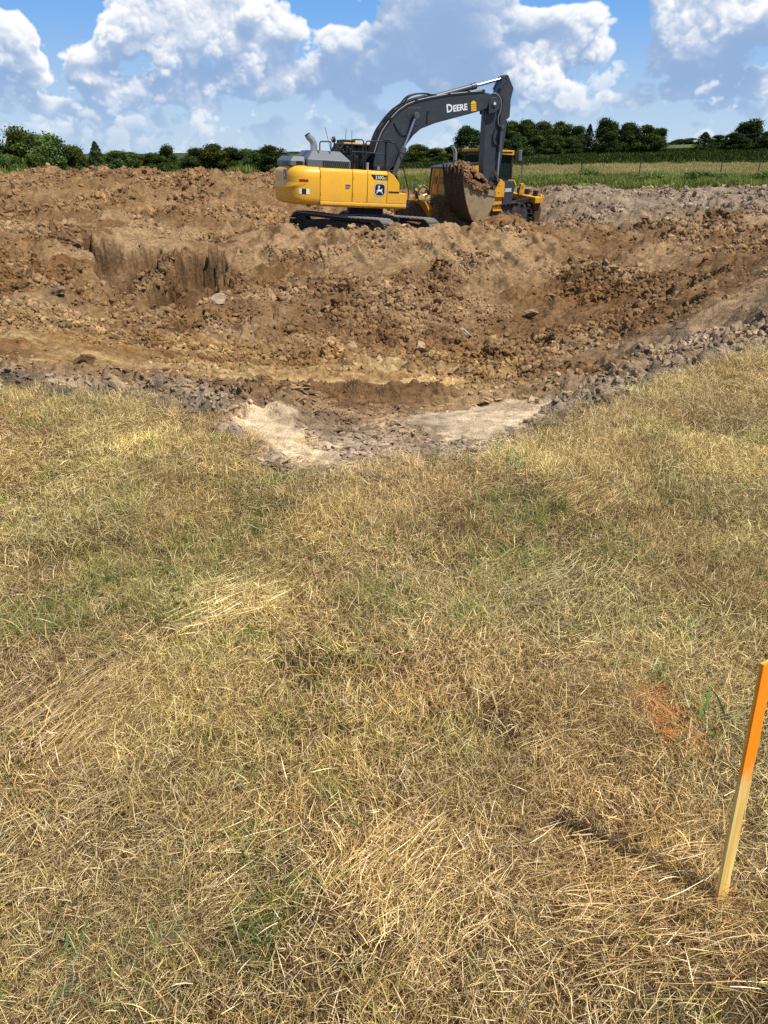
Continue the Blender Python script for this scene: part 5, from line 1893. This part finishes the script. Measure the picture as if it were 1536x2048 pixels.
for k, (yy, zc) in enumerate(((-.28, 1.95), (.22, 1.95))):
    MB().add([(nf(z) - .01 + dx, yy + dy, z) for dx in (0, .024) for dy in (-.18, .18) for z in (zc - .14, zc + .12)], [(0, 1, 3, 2), (4, 6, 7, 5), (0, 4, 5, 1), (2, 3, 7, 6), (0, 2, 6, 4), (1, 5, 7, 3)]).build('vent', BLK_M, hood)
    for j in range(6):
        z = zc - .12 + j * .043
        MB().add([(nf(z) + dx, yy + dy, z + dz__) for dx in (0, .026) for dy in (-.18, .18) for dz__ in (0, .018)], [(0, 1, 3, 2), (4, 6, 7, 5), (0, 4, 5, 1), (2, 3, 7, 6), (0, 2, 6, 4), (1, 5, 7, 3)]).build('vent_slat', DYEL_M, hood)
for ya_, yb_ in ((-.50, -.38), (-.02, .02)):
    MB().add([(nf(z) + dx, (ya_ if z < 1.9 else yb_) + dy, z) for dx in (0, .02) for dy in (-.02, .02) for z in (1.50, 2.28)], [(0, 1, 3, 2), (4, 6, 7, 5), (0, 4, 5, 1), (2, 3, 7, 6), (0, 2, 6, 4), (1, 5, 7, 3)]).build('grille_rib', DYEL_M, hood)
MB().box(.7, 2.12, -.68, .68, 1.36, 1.43).build('running_board', STEEL_M, dz, .01)
ds = MB().tube([(1.5, .30, 2.45), (1.5, .30, 2.86), (1.53, .30, 2.95), (1.60, .30, 3.04), (1.64, .30, 3.09)], .07, 12, taper=[.075, .07, .07, .066, .06]).build('exhaust_stack', ALU_M, dz, smooth_=50)
MB().cyl((1.5, .3, 2.42), (1.5, .3, 2.64), .10, .075, 12).build('muffler_collar', BARREL_M, ds)
# cab
cab2 = MB().box(-.95, .48, -.62, .62, 1.40, 1.90).build('cab', BLK_M, dz, .02)
for (x, y) in ((.46, .58), (.46, -.58), (-.90, .60), (-.90, -.60), (-.10, .62), (-.10, -.62)):
    MB().tube([(x + (.10 if x > .4 else 0), y, 1.5), (x, y, 2.90)], .055, 6).build('cab_post', BLK_M, cab2, smooth_=50)
rf = MB().prism([(-.98, 2.84), (-1.0, 2.93), (-.4, 2.99), (.2, 2.99), (.54, 2.96), (.56, 2.87), (.2, 2.85)], -.66, .66).build('cab_roof', BLK_M, cab2, .02)
MB().box(.50, .62, -.66, .50, 2.93, 3.03).build('roof_trim', DYEL_M, rf, .015)
MB().box(.40, .64, .46, .72, 2.95, 3.12).build('roof_trim', DYEL_M, rf, .02)
MB().prism([(-.18, 2.83), (-.18, 2.99), (-.88, 2.96), (-.89, 2.79)], .655, .76).build('roof_trim', DYEL_M, rf, .015)
MB().box(-.80, -.28, .755, .768, 2.86, 2.92).build('roof_slot', BLK_M, rf, .005)
MB().cyl((.52, -.45, 3.03), (.52, -.45, 3.10), .06).build('beacon', ALU_M, rf)
acu = MB().box(-1.20, -.98, .25, .70, 2.68, 2.92).build('air_unit', BLK_M, cab2, .02)
MB().cyl((-1.20, .66, 2.60), (-1.20, .66, 2.98), .10, .10, 14).build('air_filter', HOOD_M, acu, .012, 1, 50)
MB().tube([(-.85, .6, 2.97), (-.86, .6, 3.42)], .007, 5).build('aerial', BLK_M, cab2)
MB().prism([(.50, 1.92), (.44, 2.84), (-.06, 2.84), (-.06, 1.92)], .60, .607).build('window_pane', gls_m, cab2)
MB().prism([(-.14, 1.92), (-.14, 2.84), (-.86, 2.84), (-.86, 1.92)], .61, .617).build('window_pane', gls_m, cab2)
MB().box(.50, .507, -.55, .55, 1.92, 2.85).build('windscreen', gls_m, cab2)
MB().box(-.5, -.1, -.3, .3, 1.88, 2.02).build('operator_seat', BLK_M, cab2, .04)
MB().box(-.58, -.46, -.28, .28, 1.95, 2.62).build('seat_back', BLK_M, cab2, .04)
MB().tube([(.36, .63, 1.9), (.34, .68, 2.3), (.34, .68, 2.7), (.36, .63, 2.8)], .018).build('grab_rail', BLK_M, cab2)
MB().tube([(.20, .63, 1.9), (.18, .67, 2.2), (.16, .64, 2.6)], .014).build('grab_rail', BLK_M, cab2)
# left fender and fuel tank
tk = MB().prism([(.36, 1.33), (.36, 1.90), (.30, 1.97), (-.06, 1.97), (-.22, 1.84), (-.22, 1.33)], .70, 1.2).build('side_tank', DYEL_M, dz, .02)
MB().prism([(.25, .86), (.23, 1.33), (-.20, 1.33), (-.16, .86)], .85, 1.12).build('tank_mount', DYEL_M, dz, .015)
MB().box(-.16, .26, 1.12, 1.20, .84, .90).build('mount_foot', DYEL_M, dz, .01)
for zz_ in (1.5, 1.75):
    MB().cyl((.05, 1.198, zz_), (.05, 1.212, zz_), .02, n=8).build('bolt', BLK_M, tk)
ft = MB().prism([(-.30, .95), (-.30, 1.92), (-.76, 1.87), (-.86, 1.72), (-.70, .96)], -.95, 1.0).build('rear_fuel_tank', DKG_M, dz, .02)
text_mesh('DEERE', .165, 'lettering', WHT_M, ft, plane_M((-.375, 1.003, 1.515), (-1, 0, .03), (0, 0, 1)), .025, .002, .66)
MB().prism([(-.76, 1.90), (-.87, 1.73), (-.92, 1.73), (-.81, 1.94)], .40, 1.0).build('tank_edge', DYEL_M, ft, .008)
# undercarriage
for sd in (-1, 1):
    yc = sd * .92
    P = [(-1.55, .25), (-1.72, .62), (-1.45, 1.0), (-.9, 1.12), (1.2, .98), (1.75, .75), (1.85, .45), (1.7, .12), (1.2, 0), (-1.2, 0)]
    tb = MB().prism([(x * .93 + .01, .06 + z * .9) for x, z in P], yc - .16, yc + .16).build('track', TRK_M, dz, .03)
    band = []
    n = len(P)
    pts = []
    for i in range(n):
        a, c = Vector(P[i]), Vector(P[(i + 1) % n])
        m = max(2, int((c - a).length / .19))
        for k in range(m):
            pts.append((a.lerp(c, k / m), (c - a).normalized()))
    bme = None
    for p, d in pts:
        if bme is None:
            o_ = MB().box(-.085, .085, -.28, .28, -.02, .012).box(-.012, .012, -.28, .28, .005, .06).build('shoe', TRK_M, tb)
            bme = o_.data
        else:
            o_ = bpy.data.objects.new('shoe', bme); link(o_, tb)
        o_.matrix_local = Matrix.Translation((p.x, yc, p.y)) @ Matrix.Rotation(-math.atan2(d.y, d.x) + math.pi, 4, 'Y')
    for x, z, r_, nm in ((-1.05, .72, .40, 'sprocket'), (1.35, .48, .36, 'idler')):
        MB().cyl((x, yc - .2, z), (x, yc + .22, z), r_, r_, 22).build(nm, TRK_M, tb, .02, 1)
MB().box(-1.0, 2.0, -.58, .58, .45, 1.35).build('chassis', BLK_M, dz, .03)
# blade and push frame at the nose
bl = MB()
rows = []
for k in range(9):
    t = k / 8
    z = .10 + 1.18 * t
    x = 3.22 + .22 * (2 * t - 1) ** 2
    rows.append([(x, -1.42, z), (x, 1.42, z)])
rows2 = [[(p[0] - .06, p[1], p[2]) for p in r_] for r_ in rows]
bl.sheet(rows)
bl.sheet(rows2)
bl.f.append((0, 1, 2 * 9 + 1, 2 * 9)); bl.f.append((16, 17, 35, 34))
for s_ in (0, 1):
    bl.f.append(tuple([2 * i + s_ for i in range(9)] + [18 + 2 * i + s_ for i in range(8, -1, -1)]))
bla = bl.build('blade', DYEL_M, dz, smooth_=40)
for y in (-1.2, -.4, .4, 1.2):
    MB().prism([(3.14, .2), (3.14, 1.2), (3.02, 1.05), (3.0, .35)], y - .03, y + .03).build('blade_rib', DYEL_M, bla)
for sd in (-1, 1):
    MB().prism([(-.2, .42), (-.2, .62), (2.4, .78), (3.1, .62), (3.1, .40), (2.4, .55)], sd * 1.24 - .07, sd * 1.24 + .07).build('push_arm', DYEL_M, dz, .015)
MB().prism([(2.2, 1.20), (2.3, 1.40), (2.9, 1.40), (3.0, 1.15)], -.45, -.10).build('blade_hitch', DYEL_M, dz, .02)
lc = MB().cyl((2.75, -.10, .7), (2.98, -.10, 1.62), .065, .065, 12).build('blade_cylinder', BLK_M, dz)
MB().prism([(2.92, 1.45), (2.91, 1.80), (2.99, 1.88), (3.06, 1.80), (3.05, 1.45)], -.16, -.05).build('cylinder_yoke', BARREL_M, lc, .02)
MB().cyl((2.98, -.18, 1.62), (2.98, -.03, 1.62), .05).build('pin', YELD_M, lc)
MB().tube([(2.68 + .20 * math.cos(a), -.02, 1.52 + .20 * math.sin(a)) for a in np.linspace(-.6, 3.9, 15)], .026, 7).build('hose', BLK_M, dz, smooth_=60)
MB().tube([(2.4, 0, 1.30), (2.55, .05, 1.46), (2.75, .05, 1.40), (2.9, 0, 1.5)], .022, 7, fillet=.05).build('hose', ALU_M, dz, smooth_=60)
MB().tube([(2.2, .1, 1.15), (2.45, .15, 1.25), (2.75, .12, 1.18), (3.0, .1, 1.28)], .024, 7, fillet=.05).build('hose', BLK_M, dz, smooth_=60)
MB().box(2.42, 3.02, .0, .10, 1.22, 1.29).build('blade_link', ALU_M, dz, .01)
# ripper at the rear
rp = MB().box(-2.25, -1.85, -.95, .95, 1.12, 1.36).build('ripper', DYEL_M, dz, .03)
rp.rotation_euler = (R(-4), 0, 0)
for y in (-.72, -.24, .24, .72):
    shp = MB().prism([(-2.230, 1.13), (-2.330, .85), (-2.290, .55), (-2.190, .38), (-2.030, .22), (-1.970, .22), (-2.030, .50), (-1.990, .80), (-1.850, 1.13)], y - .09, y + .09).build('shank', MUD_SHADE_M, rp, .015)
    MB().prism([(-2.335, .86), (-2.298, .55), (-2.200, .38), (-2.180, .40), (-2.270, .56), (-2.310, .86)], y + .088, y + .098).build('shank_edge', STEEL_M, shp)
for y in (-.55, 0, .55):
    lg_ = MB().box(-2.190, -2.08, y - .10, y + .10, 1.36, 1.56).build('shank_pocket', BLK_M, rp, .012)
    MB().cyl((-2.200, y, 1.46), (-2.230, y, 1.46), .035, n=10).build('pin', WHT_M, lg_)
for y in (-.72, -.24, .3, .78):
    MB().cyl((-2.260, y, 1.36), (-2.190, y, 1.36), .085, n=14).build('knuckle', DYEL_M, rp, .01)
for y in (-.55, .12):
    MB().prism([(-1.810, 1.36), (-1.850, 1.70), (-1.770, 1.80), (-1.670, 1.78), (-1.590, 1.36)], y - .06, y + .06).build('hitch_lug', DYEL_M, rp, .02)
    MB().cyl((-1.750, y - .08, 1.68), (-1.750, y + .08, 1.68), .05, n=12).build('pin', STEEL_M, rp)
for y in (-.62, .62):
    MB().prism([(-1.0, .95), (-1.0, 1.15), (-2.05, 1.30), (-2.05, 1.14)], y - .06, y + .06).build('ripper_arm', BLK_M, dz, .012)
    MB().prism([(-1.0, .45), (-1.0, .75), (-1.5, .95), (-2.06, 1.12), (-2.06, 1.0), (-1.5, .70)], y * 1.2 - .05, y * 1.2 + .05).build('ripper_arm', BLK_M, dz, .012)


# ================================================================== vegetation beyond the pit
def leaf_mat(name, mul=1.0):
    m_ = bpy.data.materials.new(name)
    m_.use_nodes = True
    t_ = m_.node_tree
    t_.nodes.clear()
    a1 = N(t_, 'ShaderNodeAttribute', attribute_name='Col')
    oi = N(t_, 'ShaderNodeObjectInfo')
    c_ = mixc(t_, 1.0, a1.outputs['Color'], oi.outputs['Color'], 'MULTIPLY')
    df = N(t_, 'ShaderNodeBsdfDiffuse'); t_.links.new(c_, df.inputs['Color'])
    tl = N(t_, 'ShaderNodeBsdfTranslucent'); t_.links.new(c_, tl.inputs['Color'])
    mx = N(t_, 'ShaderNodeMixShader'); mx.inputs[0].default_value = .22
    t_.links.new(df.outputs[0], mx.inputs[1]); t_.links.new(tl.outputs[0], mx.inputs[2])
    ou = N(t_, 'ShaderNodeOutputMaterial'); t_.links.new(mx.outputs[0], ou.inputs[0])
    return m_


LEAF_M = leaf_mat('foliage')
BARK_M, t_, b_ = mat('bark', .95, .1)
bn = N(t_, 'ShaderNodeTexNoise'); bn.inputs['Scale'].default_value = 9; bn.inputs['Detail'].default_value = 5
tx = N(t_, 'ShaderNodeTexCoord'); t_.links.new(tx.outputs['Object'], bn.inputs['Vector'])
t_.links.new(mixc(t_, bn.outputs[0], (.045, .034, .024), (.14, .11, .08)), b_.inputs['Base Color'])


def leaf_cloud(name, P, Nrm, size, colr, g_):
    """one small leaf-cluster face (a bent quad) at each point"""
    n = len(P)
    d = Nrm + g_.normal(0, .65, (n, 3))
    d /= np.linalg.norm(d, axis=1)[:, None]
    h = g_.normal(size=(n, 3))
    u = np.cross(d, h); u /= np.linalg.norm(u, axis=1)[:, None]
    v = np.cross(d, u)
    su = (size * g_.uniform(.6, 1.3, n))[:, None]; sv = (size * g_.uniform(.45, 1.0, n))[:, None]
    k = g_.uniform(-.35, .35, (n, 4, 1))
    V = np.stack([P - u * su * (1 + k[:, 0]), P - v * sv * (1 + k[:, 1]) + d * sv * .3, P + u * su * (1 + k[:, 2]), P + v * sv * (1 + k[:, 3]) + d * sv * .3], 1).reshape(-1, 3)
    F = np.arange(n * 4).reshape(n, 4)
    me = bpy.data.meshes.new(name)
    me.vertices.add(n * 4); me.vertices.foreach_set('co', V.astype(np.float32).ravel())
    me.loops.add(n * 4); me.loops.foreach_set('vertex_index', F.ravel().astype(np.int32))
    me.polygons.add(n)
    me.polygons.foreach_set('loop_start', np.arange(0, n * 4, 4, dtype=np.int32))
    me.polygons.foreach_set('loop_total', np.full(n, 4, np.int32))
    me.update()
    ca = me.color_attributes.new('Col', 'FLOAT_COLOR', 'POINT')
    c4 = np.ones((n, 4, 4), np.float32); c4[..., :3] = colr[:, None, :]
    ca.data.foreach_set('color', c4.ravel())
    me.materials.append(LEAF_M)
    return me


def tree_meshes(seed, kind):
    """crown and trunk of a tree of unit height"""
    g_ = np.random.default_rng(seed)
    P, Nn = [], []
    tr = MB()
    if kind == 'round':
        n_l = int(g_.integers(30, 40))
        tr.tube([(0, 0, -.06), (g_.normal(0, .01), g_.normal(0, .01), .16), (g_.normal(0, .02), g_.normal(0, .02), .34), (g_.normal(0, .03), g_.normal(0, .03), .6)], .03, 8, taper=[.032, .024, .018, .008])
        for k in range(n_l):
            a = g_.uniform(0, 6.283); zc = g_.uniform(.10, .86)
            rad_ = .38 * math.sin(math.pi * min(1, (zc + .08) ** .85)) * g_.uniform(.35, 1.0)
            c = np.array([rad_ * math.cos(a), rad_ * math.sin(a), zc])
            r_ = g_.uniform(.07, .155) * np.array([1.1, 1.1, .8])
            m = int(110 + 3400 * r_[0] ** 2 * 4)
            d = g_.normal(size=(m, 3)); d /= np.linalg.norm(d, axis=1)[:, None]
            rr = np.where(g_.random((m, 1)) < .14, g_.uniform(1.0, 1.45, (m, 1)), g_.uniform(.40, 1.08, (m, 1)) ** .6)
            wob = .75 + .5 * fbm(d[:, 0] * 3 + k, d[:, 1] * 3 + d[:, 2] * 2, seed + k, 2)[:, None]
            P.append(c + d * r_ * rr * wob); Nn.append(d)
            tr.tube([(0, 0, max(.12, zc * .5)), tuple(c * np.array([.5, .5, .8])), tuple(c)], .01, 5, taper=[.012, .007, .003])
        size = .019
    elif kind == 'cedar':
        tr.tube([(0, 0, -.05), (0, 0, .5), (0, 0, .97)], .03, 6, taper=[.03, .018, .004])
        m = 4200
        z = g_.uniform(.02, 1, m) ** 1.15
        a = g_.uniform(0, 6.283, m)
        lob = .75 + .35 * np.sin(a * 5 + z * 30) * .5 + .3 * (vnoise(a * 2.5, z * 14, seed) - .5)
        rad_ = .36 * (1 - z) ** .75 * lob * g_.uniform(.35, 1.05, m) ** .5 + .006
        P.append(np.stack([rad_ * np.cos(a), rad_ * np.sin(a), z], 1))
        Nn.append(np.stack([np.cos(a), np.sin(a), np.full(m, .5)], 1))
        size = .017
    else:                                            # low spreading bush
        n_l = 14
        tr.tube([(0, 0, -.1), (0, 0, .4)], .03, 5, taper=[.03, .01])
        for k in range(n_l):
            a = g_.uniform(0, 6.283); q = g_.uniform(0, .75)
            c = np.array([q * math.cos(a), q * math.sin(a), g_.uniform(.25, .72)])
            m = 240
            d = g_.normal(size=(m, 3)); d /= np.linalg.norm(d, axis=1)[:, None]
            P.append(c + d * np.array([.32, .32, .30]) * g_.uniform(.3, 1.1, (m, 1))); Nn.append(d)
            tr.tube([(0, 0, .05), tuple(c)], .012, 4, taper=[.014, .005])
        size = .045
    P = np.concatenate(P); Nn = np.concatenate(Nn)
    P[:, 2] = np.maximum(P[:, 2], .01)
    cdark = np.array([.034, .055, .015]); clight = np.array([.105, .145, .036])
    cl = fbm(P[:, 0] * 9 + seed, P[:, 1] * 9 + P[:, 2] * 7, seed, 3)
    t = np.clip(sstep(cl, .35, .65) * .75 + g_.uniform(-.2, .3, len(P)), 0, 1)[:, None]
    return leaf_cloud('crown', P, Nn, size, cdark + (clight - cdark) * t, g_), tr


TREES = {}
for kind, n in (('round', 6), ('cedar', 2), ('bush', 3)):
    for k in range(n):
        cm_, trk_ = tree_meshes(1000 + 37 * k + len(kind), kind)
        me = bpy.data.meshes.new('trunk')
        me.from_pydata(trk_.v, [], trk_.f); me.materials.append(BARK_M)
        TREES.setdefault(kind, []).append((cm_, me))


def place_tree(kind, var, px, top, dist, wpx, tint, label, group=None, name=None, cat='tree', base=None):
    """stand a tree at a distance; its height reaches the given pixel row above the ground it stands on"""
    q = ray(px, top)
    t = dist / math.hypot(q.x, q.y)
    x, y, zt = q.x * t, q.y * t, EYE + q.z * t
    z0 = float(terrain(np.array([x]), np.array([y]), fine=False)[0]) - .1
    h = max(zt - z0, .5)
    crown_w = {'round': .92, 'cedar': .62, 'bush': 2.0}[kind]
    w = wpx / FPX * dist / .9 / crown_w
    o = bpy.data.objects.new(name or ('broadleaf_tree' if kind == 'round' else 'cedar_tree' if kind == 'cedar' else 'shrub'), None)
    o.location = (x, y, z0)
    o.rotation_euler = (0, 0, rng.uniform(0, 6.28))
    link(o)
    tag(o, label, cat, group)
    cme, tme = TREES[kind][var % len(TREES[kind])]
    u_ = rng.uniform(.82, 1.22); hv = rng.uniform(-.12, .18)
    hue = (u_ * (1 + hv), u_, u_ * (1 - hv))
    for nm, me in (('crown', cme), ('trunk', tme)):
        c = bpy.data.objects.new(nm, me)
        c.scale = (w, w, h / (.95 if kind == 'round' else 1.0))
        c.color = (*[tint * f for f in hue], 1)
        link(c, o)
    return o


# left wood, nearer
LW = 'trees of the wood behind the left spoil heap'
for px, top, d, w, v_, tint in ((-75, 262, 92, 110, 1, 1.35), (-20, 276, 95, 85, 0, 1.25), (38, 250, 96, 90, 2, 1.45), (92, 268, 92, 85, 3, 1.4), (140, 288, 92, 70, 4, 1.3), (10, 305, 80, 60, 5, 1.4), (70, 308, 80, 60, 1, 1.3)):
    place_tree('round', v_, px, top, d, w, tint, 'tall leafy tree in the wood behind the left spoil heap' if top < 280 else 'low leafy tree at the front of the wood behind the left spoil heap', LW)
place_tree('cedar', 0, 188, 283, 90, 52, 1.0, 'pointed dark cedar at the right end of the left wood')
place_tree('cedar', 1, 160, 300, 86, 44, .9, 'small dark cedar leaning against the left wood')
for px, top, d, w, v_ in ((230, 302, 116, 84, 0), (265, 303, 122, 80, 2), (298, 304, 118, 72, 4), (212, 308, 112, 70, 5), (318, 312, 116, 60, 1)):
    place_tree('round', v_, px, top, d, w, 1.05, 'low tree in the even hedge between the cedar and the lone tree', 'trees of the even hedge row')
place_tree('round', 3, 331, 290, 118, 40, .85, 'narrow dark tree standing alone at the end of the hedge')
place_tree('bush', 0, 360, 318, 150, 30, 2.0, 'pale green bush in the gap between the hedge and the grove', cat='bush', name='bush')
for px, top, d, w, v_ in ((393, 296, 128, 62, 1), (424, 288, 128, 66, 0), (455, 295, 130, 68, 3), (488, 295, 130, 70, 5), (514, 299, 126, 60, 2)):
    place_tree('round', v_, px, top, d, w, .9, 'dark tree of the grove left of the excavator', 'trees of the grove left of the excavator')
place_tree('round', 4, 543, 289, 122, 76, .68, 'broad dark tree closing the grove next to the excavator tail')
for px, top, d, w, v_ in ((590, 303, 420, 60, 1), (640, 302, 430, 70, 3), (560, 305, 410, 60, 0), (700, 303, 440, 80, 2), (365, 306, 420, 60, 5)):
    place_tree('round', v_, px, top, d, w, 1.6, 'hazy tree on the distant rise behind the excavator', 'trees on the distant rise')
# centre, seen under the boom
place_tree('round', 0, 838, 289, 150, 62, 1.15, 'rounded green tree seen under the boom')
place_tree('round', 3, 872, 296, 148, 46, 1.25, 'browner low tree between the boom and the exhaust stack')
place_tree('round', 5, 905, 288, 150, 44, .9, 'low dark tree behind the exhaust stack of the bulldozer')
place_tree('round', 2, 936, 250, 152, 66, .8, 'tall spreading tree just left of the excavator arm')
# right grove
RG = 'trees of the dense grove on the right'
for px, top, w, v_ in ((985, 250, 60, 1), (1022, 240, 62, 4), (1056, 240, 60, 0), (1092, 243, 60, 3), (1126, 240, 58, 5), (1157, 252, 50, 1), (1040, 268, 50, 2), (1075, 272, 50, 3), (1110, 270, 52, 0), (1145, 275, 44, 4), (1005, 275, 50, 5)):
    place_tree('round', v_, px, top, 168 + (8 if top < 260 else -6), w, .85, 'tall dark tree in the back row of the grove behind the bulldozer' if top < 260 else 'low dark tree filling the front of the grove behind the bulldozer', RG)
place_tree('cedar', 0, 1181, 248, 170, 30, .6, 'thin pointed cedar rising in the middle of the right grove')
place_tree('round', 2, 1217, 234, 168, 58, .70, 'tallest tree of the right grove with an open crown')
place_tree('round', 4, 1222, 262, 160, 48, .6, 'low tree under the tallest tree of the right grove')
for px, top, w, v_ in ((1262, 246, 58, 0), (1298, 247, 60, 5), (1322, 256, 46, 1), (1285, 270, 50, 3), (1255, 275, 44, 2)):
    place_tree('round', v_, px, top, 166, w, .95, 'tall tree closing the grove next to the open grassy rise' if top < 262 else 'low bushy tree at the foot of the grove next to the grassy rise', RG)
place_tree('cedar', 1, 1412, 264, 170, 46, .6, 'squat dark cedar alone on the grassy rise')
place_tree('round', 1, 1440, 270, 215, 40, .8, 'small tree behind the squat cedar')
place_tree('round', 2, 1505, 236, 176, 62, .72, 'tall open tree at the far right of the grassy rise')
place_tree('round', 4, 1474, 264, 172, 50, .64, 'low dark tree leaning on the tall open tree')
place_tree('round', 0, 1545, 262, 176, 52, .66, 'dark tree beyond the tall open tree on the rise')
for px, top, w, v_ in ((1360, 278, 30, 0), (1382, 276, 36, 3), (1350, 282, 30, 5), (1425, 278, 30, 2), (1460, 280, 26, 1)):
    place_tree('round', v_, px, top, 330, w, 1.3, 'far hazy tree on the skyline right of the grove', 'far trees on the skyline')
# bushes in the rough grass
for px, top, d, w, v_, tint, lb in ((1412, 341, 52, 82, 0, 1.5, 'wide dark green bush in the weeds beside the fence'), (1173, 335, 58, 44, 1, 2.6, 'yellow green bush in the weeds behind the grey spoil'),
                                    (1085, 308, 120, 40, 2, 1.2, 'low round bush at the edge of the hay strip'), (1150, 312, 124, 20, 0, 1.0, 'small dark bush on the edge of the hay strip'),
                                    (1525, 340, 52, 60, 1, 2.0, 'leafy bush at the right end of the weeds'), (1300, 345, 52, 60, 2, 2.2, 'bright green bush among the weeds before the fence')):
    place_tree('bush', v_, px, top, d, w, tint, lb, cat='bush', name='bush')
# dry weed on the near rim
wx_, wy_ = hit(1336, 690)
wz_ = float(terrain(np.array([wx_]), np.array([wy_]))[0])
wm_ = blades('weed_clump', 260, .11, (.08, .20), (25, 88), (.002, .004), [STRAW, OLIVE, BROWN], [3, 2, 2], z0=.01, bend=.3, seed=777, m_=blade_mat('dry_weed', inst=False))
wo_ = bpy.data.objects.new('weed_clump', wm_)
wo_.location = (wx_, wy_, wz_ - .01)
link(wo_)
tag(wo_, 'dry straw coloured weed clump on the rim of the pit', 'weed')

# ---- rough growth: weeds along the far edge of the dirt, hay stubble, rank grass
veg_m = blade_mat('rank_grass', gloss=0.0)
WGR = np.array([.19, .24, .040]); WYL = np.array([.42, .40, .12]); WST = np.array([.48, .38, .18]); WDK = np.array([.045, .075, .02])
VW = [blades('weed', 170, .55, (.22, .62), (45, 88), (.012, .030), [WGR, WYL, WDK, WST], [5, 1.6, 1.5, .6], z0=.02, bend=.25, seed=500 + i, clump=9, m_=veg_m) for i in range(4)]
VH = [blades('hay', 120, .7, (.10, .32), (35, 85), (.012, .024), [WST, WYL, WGR], [4, 1.5, .6], z0=.02, bend=.25, seed=520 + i, clump=12, m_=veg_m) for i in range(3)]
VR = [blades('rank', 150, 1.2, (.20, .55), (30, 80), (.06, .13), [WDK, WGR], [4, 1], z0=.02, bend=.3, seed=540 + i, clump=10, m_=veg_m) for i in range(3)]


def band(n, r0, r1, a0, a1, off, cnt, name, protos, label, sc=(.7, 1.4), mask=None, tone=1.0):
    a = rng.uniform(R(a0), R(a1), n)
    r = np.sqrt(rng.uniform(r0 ** 2, r1 ** 2, n))
    x, y = r * np.sin(a), r * np.cos(a)
    if mask is not None:
        k = rng.random(n) < mask(x, y, r, a)
        x, y, r = x[k], y[k], r[k]
    m = len(x)
    s_ = rng.uniform(*sc, m)
    z = terrain(x, y)
    t2 = fbm(x * .25, y * .25, 601, 3)
    c = np.ones((m, 3)) * (.55 + .9 * t2)[:, None] * tone
    instancer(name, np.stack([x, y, z], 1), np.stack([np.zeros(m), np.zeros(m), rng.uniform(0, 6.28, m)], 1), np.stack([s_, s_, s_], 1), rng.integers(0, cnt, m), c, [(q, None) for q in protos], label=label)


band(5200, 45, 60, -30, 31, 0, 4, 'weeds', VW, 'tall green weeds along the far edge of the dug ground', sc=(.45, 1.0), mask=lambda x, y, r, a: sstep(r + (fbm(x * .5, y * .5, 611, 2) - .5) * 5, 46, 48.5) * (.25 + .75 * sstep(fbm(x * .35, y * .35, 615, 3), .38, .55)))
band(5200, 56, 116, -30, 31, 0, 3, 'hay_stubble', VH, 'straw coloured stubble of the field beyond the weeds', tone=.78)
band(5200, 112, 200, -30, 31, 0, 3, 'rank_grass', VR, 'rank grass in front of the trees, coloured dark with their shade', tone=.5)  # dark tone includes the shade under the trees

# ---- wire fence
fence = bpy.data.objects.new('wire_fence', None)
FD = 62.0
fpx = [935, 1042, 1162, 1280, 1446, 1524, 1640]
fpt = []
for px in fpx:
    q = ray(px, 345)
    t = FD / q.y
    fpt.append((q.x * t, FD + (px - 1200) * .002))
fence.location = (fpt[0][0], fpt[0][1], 0)
link(fence)
tag(fence, 'thin wire fence on dark steel posts crossing the stubble field', 'fence')
PM = paint_mat('fence_post_steel', (.06, .05, .045), .7, .3, .3)
hz_ = []
for i, (x, y) in enumerate(fpt):
    z = float(terrain(np.array([x]), np.array([y]), fine=False)[0])
    hz_.append(z)
    ox, oy = fpt[0]
    h = 1.25 + .12 * math.sin(i * 2.3)
    MB().box(x - ox - .035, x - ox + .035, y - oy - .02, y - oy + .02, z - .2, z + h).box(x - ox - .012, x - ox + .012, y - oy - .045, y - oy - .02, z + .1, z + h - .02).build('post', PM, fence, .006)
for hh in (.35, .65, .95, 1.15):
    pts_ = [(x - fpt[0][0], y - fpt[0][1], z + hh) for (x, y), z in zip(fpt, hz_)]
    MB().tube(pts_, .004, 4).build('wire', PM, fence)
